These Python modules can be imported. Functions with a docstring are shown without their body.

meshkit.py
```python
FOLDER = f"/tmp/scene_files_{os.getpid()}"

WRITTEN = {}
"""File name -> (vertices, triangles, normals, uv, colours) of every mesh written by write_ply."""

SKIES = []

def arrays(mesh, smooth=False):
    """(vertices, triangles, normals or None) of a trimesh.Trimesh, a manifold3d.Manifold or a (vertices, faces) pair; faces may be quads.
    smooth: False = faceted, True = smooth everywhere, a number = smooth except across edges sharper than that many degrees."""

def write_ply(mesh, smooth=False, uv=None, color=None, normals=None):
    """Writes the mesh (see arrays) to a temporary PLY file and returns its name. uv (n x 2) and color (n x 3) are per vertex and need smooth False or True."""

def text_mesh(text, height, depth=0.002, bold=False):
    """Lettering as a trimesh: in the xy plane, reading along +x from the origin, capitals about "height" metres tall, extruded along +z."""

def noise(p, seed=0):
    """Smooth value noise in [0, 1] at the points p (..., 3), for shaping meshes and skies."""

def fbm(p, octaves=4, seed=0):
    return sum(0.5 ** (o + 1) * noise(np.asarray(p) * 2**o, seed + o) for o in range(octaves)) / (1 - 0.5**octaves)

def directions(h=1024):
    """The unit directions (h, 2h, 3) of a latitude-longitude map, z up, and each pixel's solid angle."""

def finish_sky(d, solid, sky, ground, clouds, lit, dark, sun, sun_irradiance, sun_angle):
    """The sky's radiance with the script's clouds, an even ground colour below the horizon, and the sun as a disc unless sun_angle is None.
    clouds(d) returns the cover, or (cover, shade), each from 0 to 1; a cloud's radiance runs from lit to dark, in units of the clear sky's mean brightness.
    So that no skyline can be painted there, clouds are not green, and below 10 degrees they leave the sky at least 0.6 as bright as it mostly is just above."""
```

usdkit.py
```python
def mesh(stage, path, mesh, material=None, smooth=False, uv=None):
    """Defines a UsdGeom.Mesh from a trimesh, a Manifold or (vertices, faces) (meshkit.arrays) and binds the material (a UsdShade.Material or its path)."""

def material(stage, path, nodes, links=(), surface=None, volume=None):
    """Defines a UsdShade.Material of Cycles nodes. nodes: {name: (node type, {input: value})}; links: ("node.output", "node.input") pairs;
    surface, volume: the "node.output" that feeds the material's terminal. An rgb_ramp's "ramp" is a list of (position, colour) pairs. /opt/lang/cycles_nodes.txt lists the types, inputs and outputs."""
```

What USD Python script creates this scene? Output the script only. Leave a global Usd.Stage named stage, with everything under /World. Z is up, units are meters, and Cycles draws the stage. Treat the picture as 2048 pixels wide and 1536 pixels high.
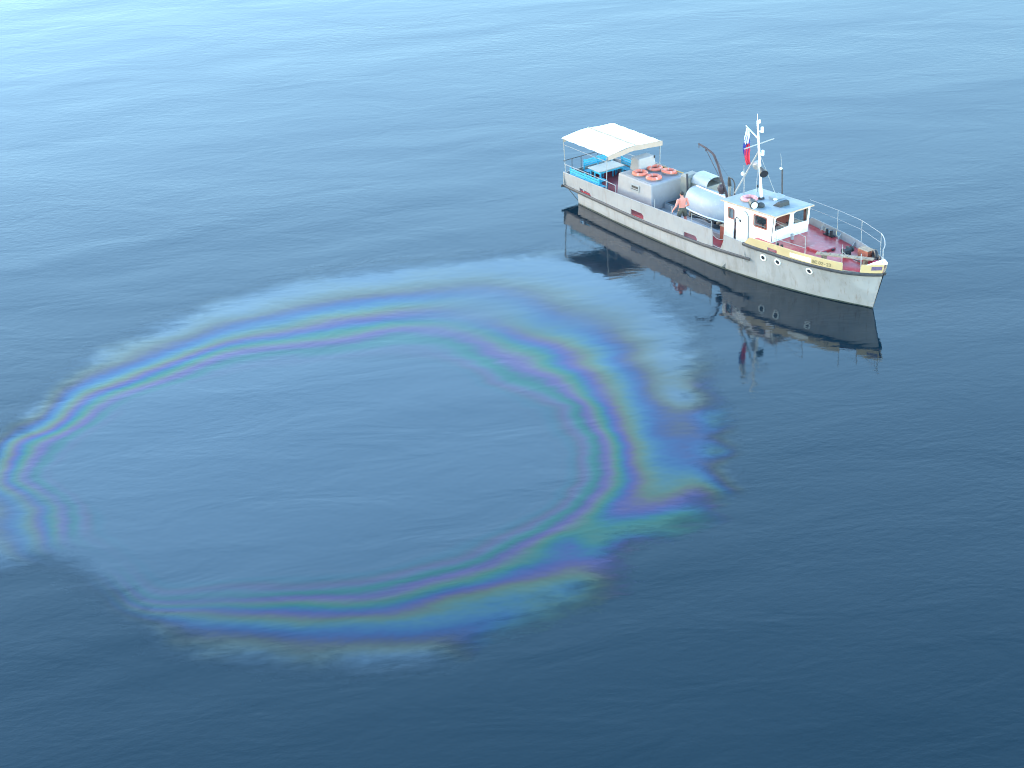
import math, random
import numpy as np, trimesh, usdkit, meshkit
import manifold3d as m3
from scipy.interpolate import RBFInterpolator
from scipy.ndimage import gaussian_filter
from shapely.geometry import Polygon, box as sbox
from shapely import affinity
from pxr import Usd, UsdGeom, UsdLux, UsdShade, Sdf, Gf, Vt

random.seed(7); np.random.seed(7)
stage = Usd.Stage.CreateInMemory()
UsdGeom.SetStageUpAxis(stage, UsdGeom.Tokens.z); UsdGeom.SetStageMetersPerUnit(stage, 1.0)
world = UsdGeom.Xform.Define(stage, '/World'); stage.SetDefaultPrim(world.GetPrim())
UsdGeom.Scope.Define(stage, '/World/Looks')

# ---------------------------------------------------------------- camera, sky, sun, exposure
# world = boat frame: x runs from the stern to the bow, y to port, z = 0 is the water
CAM_POS = (73.297, -58.502, 34.058)
CAM_R = (0.60047929, 0.79923232, -0.02554051)
CAM_U = (-0.32633263, 0.27408935, 0.90464471)
CAM_B = (0.73002167, -0.53488571, 0.42540056)
EXPOSURE = 2.44
SKY_STRENGTH = 0.15
SUN_INTENSITY = 0.15
SUN_ANGLE = 20.0
VEIL = 0.16
SUN_AZ = math.radians(-158)
SUN_EL = math.radians(18)

cam = UsdGeom.Camera.Define(stage, '/World/camera')
cam.CreateHorizontalApertureAttr(36.0); cam.CreateVerticalApertureAttr(27.0)
cam.CreateFocalLengthAttr(36.0 * 4200 / 2048); cam.CreateClippingRangeAttr(Gf.Vec2f(0.5, 20000))
cam.CreateExposureAttr(EXPOSURE)
M = Gf.Matrix4d(1)
for i, row in enumerate((CAM_R, CAM_U, CAM_B, CAM_POS)):
    for j in range(3):
        M[i, j] = row[j]
cam.AddTransformOp().Set(M)

sun_dir = np.array([math.cos(SUN_EL) * math.cos(SUN_AZ), math.cos(SUN_EL) * math.sin(SUN_AZ), math.sin(SUN_EL)])
sun = UsdLux.DistantLight.Define(stage, '/World/sun')
sun.CreateIntensityAttr(SUN_INTENSITY); sun.CreateAngleAttr(SUN_ANGLE); sun.CreateNormalizeAttr(True)
sun.CreateColorAttr(Gf.Vec3f(1.0, 0.88, 0.76))
zc = sun_dir; xc = np.cross([0, 0, 1.0], zc); xc /= np.linalg.norm(xc); yc = np.cross(zc, xc)
Ms = Gf.Matrix4d(1)
for i, row in enumerate((xc, yc, zc)):
    for j in range(3):
        Ms[i, j] = float(row[j])
sun.AddTransformOp().Set(Ms)

sky_mat = usdkit.material(stage, '/World/Looks/sky_light', {
    'sky': ('sky_texture', {'sky_type': 'single_scattering', 'sun_disc': False, 'sun_elevation': SUN_EL,
                            'sun_rotation': math.atan2(sun_dir[0], sun_dir[1]), 'altitude': 20.0,
                            'air_density': 1.0, 'aerosol_density': .12, 'ozone_density': .45}),
    # a thin veil of cloud all round, between the clear horizon and the clear upper sky
    'tc': ('texture_coordinate', {}), 'xyz': ('separate_xyz', {}), 'mp': ('mapping', {'scale': (1.0, 1.0, 4.0)}),
    'nz': ('noise_texture', {'scale': 2.2, 'detail': 4.0, 'roughness': .55}),
    'up': ('map_range', {'range_type': 'smoothstep', 'from_min': .19, 'from_max': .36, 'to_min': 0.0, 'to_max': 1.0}),
    'dn': ('map_range', {'range_type': 'smoothstep', 'from_min': .43, 'from_max': .62, 'to_min': 1.0, 'to_max': 0.0}),
    'nn': ('math', {'math_type': 'multiply_add', 'value2': .9, 'value3': .55}), 'b1': ('math', {'math_type': 'multiply'}), 'b2': ('math', {'math_type': 'multiply'}),
    'val': ('math', {'math_type': 'multiply_add', 'value2': VEIL, 'value3': 1.0}), 'sat': ('math', {'math_type': 'multiply_add', 'value2': -.06, 'value3': 1.24}),
    'hz': ('hsv', {'hue': .493}),
    'bg': ('background_shader', {'strength': SKY_STRENGTH})}, [
    ('tc.generated', 'xyz.vector'), ('tc.generated', 'mp.vector'), ('mp.vector', 'nz.vector'), ('nz.fac', 'nn.value1'), ('xyz.z', 'up.value'), ('xyz.z', 'dn.value'),
    ('up.result', 'b1.value1'), ('dn.result', 'b1.value2'), ('b1.value', 'b2.value1'), ('nn.value', 'b2.value2'), ('b2.value', 'val.value1'), ('b2.value', 'sat.value1'),
    ('val.value', 'hz.value'), ('sat.value', 'hz.saturation'), ('sky.color', 'hz.color'), ('hz.color', 'bg.color')], surface='bg.background')
dome = UsdLux.DomeLight.Define(stage, '/World/sky')
UsdShade.MaterialBindingAPI.Apply(dome.GetPrim()).Bind(sky_mat)
dome.GetPrim().SetCustomDataByKey('kind', 'structure')

# ---------------------------------------------------------------- helpers
USED = {}
def numbered(parent, name):
    k = (parent, name); n = USED.get(k, 0); USED[k] = n + 1
    return f'{parent}/{name}' if n == 0 else f'{parent}/{name}_{n:03d}'
ORIGIN = {'/World': np.zeros(3)}
def tag(prim, label=None, category=None, group=None, kind=None):
    for k, v in (('label', label), ('category', category), ('group', group), ('kind', kind)):
        if v: prim.SetCustomDataByKey(k, v)
    return prim
def thing(name, label, category, loc=(0, 0, 0), group=None):
    path = numbered('/World', name)
    x = UsdGeom.Xform.Define(stage, path); x.AddTranslateOp().Set(Gf.Vec3d(*map(float, loc)))
    ORIGIN[path] = np.array(loc, float)
    tag(x.GetPrim(), label, category, group)
    return path
def obj(name, mesh, mat, parent='/World', smooth=False, label=None, **kw):
    """one Mesh prim; the mesh is given in world coordinates"""
    if isinstance(mesh, list): mesh = trimesh.util.concatenate(mesh)
    path = numbered(parent, name)
    o = ORIGIN[parent]; ORIGIN[path] = o
    mesh = trimesh.Trimesh(np.asarray(mesh.vertices) - o, mesh.faces, process=False)
    p = usdkit.mesh(stage, path, mesh, mat, smooth=smooth)
    if label: p.GetPrim().SetCustomDataByKey('label', label)
    if kw: tag(p.GetPrim(), **kw)
    return path
def single(name, mesh, mat, label, category, group=None, smooth=False):
    p = obj(name, mesh, mat, '/World', smooth); tag(stage.GetPrimAtPath(p), label, category, group); return p
def copy(src, loc, rotz, label, group=None, tilt=(0, 0)):
    path = numbered('/World', src.split('/')[-1])
    x = UsdGeom.Xform.Define(stage, path)
    x.GetPrim().GetReferences().AddInternalReference(src)
    x.ClearXformOpOrder()
    x.AddTranslateOp().Set(Gf.Vec3d(*map(float, loc)))
    x.AddRotateXYZOp().Set(Gf.Vec3f(tilt[0], tilt[1], rotz))
    tag(x.GetPrim(), label, stage.GetPrimAtPath(src).GetCustomDataByKey('category'), group)
    x.GetPrim().SetInstanceable(True)
    return path

def bb(x0, x1, y0, y1, z0, z1, r=0.0):
    x0, x1 = min(x0, x1), max(x0, x1); y0, y1 = min(y0, y1), max(y0, y1); z0, z1 = min(z0, z1), max(z0, z1)
    if r <= 0:
        return trimesh.creation.box(bounds=[[x0, y0, z0], [x1, y1, z1]])
    r = min(r, .45 * min(x1 - x0, y1 - y0, z1 - z0)); pts = []
    for a, b, c in np.ndindex(2, 2, 2):
        p = np.array([(x0, x1)[a], (y0, y1)[b], (z0, z1)[c]]); s = np.array([1 - 2 * a, 1 - 2 * b, 1 - 2 * c]) * r
        for k in range(3):
            q = p + s; q[k] = p[k]; pts.append(q)
    return trimesh.convex.convex_hull(np.array(pts))
def hullpts(p): return trimesh.convex.convex_hull(np.asarray(p, float))
def tube(pts, r, sides=8, cap=True):
    p = np.asarray(pts, float); n = len(p); r = np.broadcast_to(r, (n,)).astype(float)
    t = np.gradient(p, axis=0); t /= np.linalg.norm(t, axis=1, keepdims=True) + 1e-12
    a = np.zeros_like(p); ref = np.array([0, 0, 1.0]) if abs(t[0][2]) < .9 else np.array([1.0, 0, 0])
    for i in range(n):
        ref = ref - t[i] * (ref @ t[i]); ref /= np.linalg.norm(ref) + 1e-12; a[i] = ref
    b = np.cross(t, a); an = np.arange(sides) * 2 * np.pi / sides
    v = p[:, None] + r[:, None, None] * (np.cos(an)[None, :, None] * a[:, None] + np.sin(an)[None, :, None] * b[:, None])
    v = v.reshape(-1, 3); f = []
    for i in range(n - 1):
        for j in range(sides):
            k = (j + 1) % sides; A, B, C, D = i * sides + j, i * sides + k, (i + 1) * sides + k, (i + 1) * sides + j
            f += [[A, B, C], [A, C, D]]
    if cap:
        v = np.vstack([v, p[:1], p[-1:]]); c0, c1 = n * sides, n * sides + 1
        for j in range(sides):
            k = (j + 1) % sides; f += [[c0, k, j], [c1, (n - 1) * sides + j, (n - 1) * sides + k]]
    return trimesh.Trimesh(v, np.array(f), process=False)
def bez(*c, n=14):
    c = np.array(c, float); t = np.linspace(0, 1, n)[:, None]; q = [c[i][None] * np.ones_like(t) for i in range(len(c))]
    while len(q) > 1: q = [q[i] * (1 - t) + q[i + 1] * t for i in range(len(q) - 1)]
    return q[0]
def ball(c, r, s=(1, 1, 1), sub=2):
    m = trimesh.creation.icosphere(sub, r); m.apply_scale(s); m.apply_translation(c); return m
def torus(R, r, flat=1.0, n=40, k=14, a0=0, a1=2 * np.pi):
    full = abs(a1 - a0 - 2 * np.pi) < 1e-6
    an = np.linspace(a0, a1, n, endpoint=not full); ph = np.arange(k) * 2 * np.pi / k
    v = np.array([[(R + r * np.cos(q)) * np.cos(a), (R + r * np.cos(q)) * np.sin(a), flat * r * np.sin(q)] for a in an for q in ph]); f = []
    for i in range(n if full else n - 1):
        for j in range(k):
            A, B, C, D = i * k + j, ((i + 1) % n) * k + j, ((i + 1) % n) * k + (j + 1) % k, i * k + (j + 1) % k
            f += [[A, B, C], [A, C, D]]
    return trimesh.Trimesh(v, np.array(f), process=False)
def rrect(x0, x1, z0, z1, r):
    return sbox(x0 + r, z0 + r, x1 - r, z1 - r).buffer(r, quad_segs=4)
def plate(poly, axis, a, b):
    """shapely polygon in (u, v) extruded between a and b along axis: 'y' -> u=x v=z, 'x' -> u=y v=z, 'z' -> u=x v=y"""
    m = trimesh.util.concatenate([trimesh.creation.extrude_polygon(g, abs(b - a), engine='earcut') for g in getattr(poly, 'geoms', [poly])])
    v = m.vertices.copy(); lo = min(a, b)
    if axis == 'y': w = np.stack([v[:, 0], lo + v[:, 2], v[:, 1]], 1); flip = True
    elif axis == 'x': w = np.stack([lo + v[:, 2], v[:, 0], v[:, 1]], 1); flip = False
    else: w = np.stack([v[:, 0], v[:, 1], lo + v[:, 2]], 1); flip = False
    return trimesh.Trimesh(w, m.faces[:, ::-1] if flip else m.faces, process=False)

# ---------------------------------------------------------------- materials
RUST = (.16, .07, .035)
def look(name, rgb, rough=0.5, vary=0.12, scale=3.0, stain=None, amount=0.0, streak=0.0, metal=0.0, spec=0.5, bump=0.0, fine=30.0, runs=0.0):
    """paint, wood, rubber...: a base colour with broad tonal variation, a stain colour in patches (streak > 0 stretches them downwards) and fine relief"""
    p = f'/World/Looks/{name}'
    dark = tuple(c * (1 - vary) for c in rgb); lite = tuple(min(1, c * (1 + vary * .6)) for c in rgb)
    nodes = {'g': ('geometry', {}), 'n1': ('noise_texture', {'scale': scale, 'detail': 5.0, 'roughness': .6}),
             'r1': ('rgb_ramp', {'ramp': [(0.3, dark), (0.55, rgb), (0.75, lite)]}),
             'bs': ('principled_bsdf', {'roughness': rough, 'metallic': metal, 'specular_ior_level': spec})}
    links = [('g.position', 'n1.vector'), ('n1.fac', 'r1.fac')]
    out = 'r1.color'
    if stain is not None:
        nodes['mp'] = ('mapping', {'scale': (1, 1, 1 - .85 * streak)})
        nodes['n2'] = ('noise_texture', {'scale': scale * 2.2, 'detail': 6.0, 'roughness': .68})
        nodes['r2'] = ('rgb_ramp', {'ramp': [(0.52, (0, 0, 0)), (0.74, (amount,) * 3)]})
        nodes['mx'] = ('mix_color', {'b': stain})
        links += [('g.position', 'mp.vector'), ('mp.vector', 'n2.vector'), ('n2.fac', 'r2.fac'), ('r2.color', 'mx.fac'), (out, 'mx.a')]
        out = 'mx.result'
    if runs > 0:                                # thin rust runs
        nodes['m4'] = ('mapping', {'scale': (5.0, 5.0, .30)}); nodes['n4'] = ('noise_texture', {'scale': 1.6, 'detail': 3.0, 'roughness': .6})
        nodes['r4'] = ('rgb_ramp', {'ramp': [(0.60, (0, 0, 0)), (0.72, (runs,) * 3)]}); nodes['x4'] = ('mix_color', {'b': RUST})
        links += [('g.position', 'm4.vector'), ('m4.vector', 'n4.vector'), ('n4.fac', 'r4.fac'), ('r4.color', 'x4.fac'), (out, 'x4.a')]
        out = 'x4.result'
    links.append((out, 'bs.base_color'))
    if bump > 0:
        nodes['n3'] = ('noise_texture', {'scale': fine, 'detail': 3.0}); nodes['bp'] = ('bump', {'strength': 1.0, 'distance': bump})
        links += [('g.position', 'n3.vector'), ('n3.fac', 'bp.height'), ('bp.normal', 'bs.normal')]
    return usdkit.material(stage, p, nodes, links, surface='bs.BSDF')
HULL = look('hull_paint', (.305, .288, .284), .45, .12, 1.1, (.15, .12, .095), .5, .85, bump=.004, fine=2.0, runs=.40)
BULW = look('bulwark_paint', (.305, .288, .286), .45, .08, 1.5, (.17, .13, .10), .4, .8, bump=.003, fine=2.5, runs=.30)
WHITE = look('white_paint', (.82, .82, .80), .4, .04, 2.0, (.55, .50, .44), .25, .6)
GREY = look('grey_paint', (.315, .285, .28), .5, .10, 2.0, (.36, .35, .34), .5, .0, bump=.002, fine=6)
DHROOF = look('deckhouse_roof_paint', (.33, .305, .315), .5, .12, 2.5, (.12, .12, .12), .5)
ROOFGREY = look('roof_paint', (.24, .28, .31), .55, .16, 3.0, (.22, .22, .22), .5)
YELLOW = look('yellow_paint', (.52, .38, .20), .45, .07, 2.0, (.55, .36, .16), .45, .6)
DECKRED = look('red_deck_paint', (.38, .036, .044), .30, .25, 1.6, (.40, .17, .15), .8, bump=.002, fine=9)
RUBBER = look('dark_rubbing_timber', (.040, .040, .047), .6, .25, 4.0, (.13, .10, .085), .6, bump=.004, fine=14)
CANVAS = look('awning_canvas', (.86, .85, .82), .85, .03, 1.5, (.70, .62, .52), .3, bump=.006, fine=5)
VALANCE = look('awning_valance', (.37, .28, .23), .85, .08, 4.0)
CYAN = look('cyan_paint', (.035, .35, .52), .4, .10, 5.0, (.12, .30, .38), .4)
TABLE = look('table_top', (.38, .36, .32), .45, .08, 5.0)
STEEL = look('pale_tube_paint', (.30, .30, .30), .4, .08, 6.0, RUST, .35)
DARK = look('black_metal', (.012, .012, .016), .45, .2, 6.0)
BROWN = look('rusty_davit_paint', (.05, .032, .04), .6, .3, 7.0, RUST, .35)
WOOD = look('bare_wood', (.31, .215, .145), .65, .2, 6.0, (.17, .11, .07), .5)
OCHRE = look('ochre_wood', (.55, .33, .10), .55, .15, 8.0)
MAHOG = look('varnished_wood', (.36, .11, .07), .35, .25, 6.0)
BUOY = look('orange_buoy', (.80, .17, .10), .5, .12, 8.0, (.85, .45, .35), .4)
PINK = look('faded_buoy', (.72, .27, .26), .6, .12, 8.0, (.75, .5, .47), .5)
BUOYBAND = look('buoy_band', (.72, .33, .25), .6, .1, 8.0)
BEIGE = look('beige_paint', (.22, .21, .185), .55, .1, 3.0, (.25, .22, .18), .4)
BOATWHITE = look('dinghy_paint', (.31, .335, .37), .5, .04, 2.0, (.55, .55, .52), .3)
TRIM = look('rusty_edge', (.50, .36, .26), .6, .25, 5.0, RUST, .6)
HAIR = look('dark_hair', (.015, .012, .012), .7, .2, 40)
SKIN = look('sunburnt_skin', (.66, .24, .19), .5, .10, 9.0, (.60, .30, .22), .5)
SHORTS = look('olive_shorts', (.09, .085, .07), .8, .2, 14)
TARP = look('dark_tarp', (.03, .036, .042), .7, .3, 10)
ROPE = look('rope', (.30, .27, .22), .9, .2, 40)
FWHITE = look('flag_white', (.80, .80, .80), .8, .03, 6)
FBLUE = look('flag_blue', (.05, .08, .38), .8, .05, 6)
FRED = look('flag_red', (.62, .03, .06), .8, .05, 6)
CRIMSON = look('crimson_plastic', (.40, .03, .07), .4, .1, 6)
FOUL = look('waterline_fouling', (.025, .035, .028), .6, .3, 5.0, (.10, .09, .07), .6)
LETTER = look('lettering', (.20, .15, .07), .6, .1, 6)
PATCH = look('white_patch', (.84, .82, .74), .5, .03, 4)
EMBLEM = look('emblem_plate', (.13, .10, .18), .5, .35, 14, (.25, .08, .1), .7)
PLANK = look('planked_deck', (.30, .32, .345), .6, .12, 5.0, (.33, .33, .33), .5)
PLANKD = look('planked_deck_dark', (.17, .185, .20), .6, .12, 5.0)
HORNIN = look('lamp_face', (.85, .85, .85), .2, .02, 5)
GLASS = usdkit.material(stage, '/World/Looks/window_glass', {
    't': ('transparent_bsdf', {'color': (.86, .90, .90)}), 'g': ('glossy_bsdf', {'color': (.9, .9, .9), 'roughness': .02}),
    'f': ('layer_weight', {'blend': .5}), 'p': ('math', {'math_type': 'power', 'value2': 4.5}), 'q': ('math', {'math_type': 'multiply_add', 'value2': .75, 'value3': .04}), 'm': ('mix_closure', {})},
    [('f.facing', 'p.value1'), ('p.value', 'q.value1'), ('q.value', 'm.fac'), ('t.BSDF', 'm.closure1'), ('g.BSDF', 'm.closure2')], surface='m.closure')

# ---------------------------------------------------------------- water and oil
RIPPLE_DIR = math.radians(53.8 + 10)      # the ripple crests run along this direction
def wave_nodes(damp=1.0):
    """height of the water surface in metres, from the position: fine ripples in wind patches, chop, long low swell"""
    n = {'g': ('geometry', {}),
         'rot': ('vector_rotate', {'rotate_type': 'z_axis', 'angle': -RIPPLE_DIR}),
         'rot2': ('vector_rotate', {'rotate_type': 'z_axis', 'angle': -math.radians(53.8 + 16)}),
         'm1': ('mapping', {'scale': (.62, 1, 1)}), 'm2': ('mapping', {'scale': (.5, 1, 1)}), 'm3': ('mapping', {'scale': (.5, 1, 1)}),
         'a': ('noise_texture', {'scale': 4.0, 'detail': 4.0, 'roughness': .55, 'distortion': .3}),
         'b': ('noise_texture', {'scale': .42, 'detail': 3.2, 'roughness': .55, 'distortion': .6}),
         'c': ('noise_texture', {'scale': .085, 'detail': 2.0, 'roughness': .5, 'distortion': .4}),
         'w': ('noise_texture', {'scale': .06, 'detail': 3.0, 'roughness': .55}),
         'wr': ('map_range', {'range_type': 'smoothstep', 'from_min': .35, 'from_max': .68, 'to_min': .35, 'to_max': 1.0}),
         # the lee of the boat is calmer
         'd': ('vector_math', {'math_type': 'distance', 'vector2': (10.0, -4.5, 0)}),
         'dr': ('map_range', {'range_type': 'smoothstep', 'from_min': 5.0, 'from_max': 17.0, 'to_min': LEE, 'to_max': 1.0}),
         'aw': ('math', {'math_type': 'multiply'}), 'aw2': ('math', {'math_type': 'multiply'}),
         'ah': ('math', {'math_type': 'multiply', 'value2': RIPPLE * damp}), 'bh': ('math', {'math_type': 'multiply', 'value2': CHOP}),
         'ch': ('math', {'math_type': 'multiply', 'value2': SWELL}),
         's1': ('math', {'math_type': 'add'}), 's2': ('math', {'math_type': 'add'}),
         'bp': ('bump', {'strength': 1.0, 'distance': 1.0, 'use_object_space': False})}
    l = [('g.position', 'rot.vector'), ('rot.vector', 'm1.vector'), ('rot.vector', 'm2.vector'), ('rot2.vector', 'm3.vector'), ('g.position', 'rot2.vector'),
         ('m1.vector', 'a.vector'), ('m2.vector', 'b.vector'), ('m3.vector', 'c.vector'), ('m3.vector', 'w.vector'),
         ('w.fac', 'wr.value'), ('g.position', 'd.vector1'), ('d.value', 'dr.value'),
         ('a.fac', 'aw.value1'), ('wr.result', 'aw.value2'), ('aw.value', 'aw2.value1'), ('dr.result', 'aw2.value2'), ('aw2.value', 'ah.value1'),
         ('b.fac', 'bh.value1'), ('c.fac', 'ch.value1'),
         ('ah.value', 's1.value1'), ('bh.value', 's1.value2'), ('s1.value', 's2.value1'), ('ch.value', 's2.value2'), ('s2.value', 'bp.height')]
    return n, l
RIPPLE, CHOP, SWELL, LEE = .0088, .019, .135, .38
FILM_IOR = 1.50
WATER_COLOR = (.001, .007, .011)
n, l = wave_nodes()
n['bs'] = ('principled_bsdf', {'base_color': WATER_COLOR, 'roughness': .035, 'ior': 1.333, 'specular_ior_level': .5})
WATER = usdkit.material(stage, '/World/Looks/sea_water', n, l + [('bp.normal', 'bs.normal')], surface='bs.BSDF')
S = 2500.0
obj('water', trimesh.Trimesh([[-S, -S, 0], [S, -S, 0], [S, S, 0], [-S, S, 0]], [[0, 1, 2], [0, 2, 3]], process=False), WATER, kind='structure')

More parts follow.
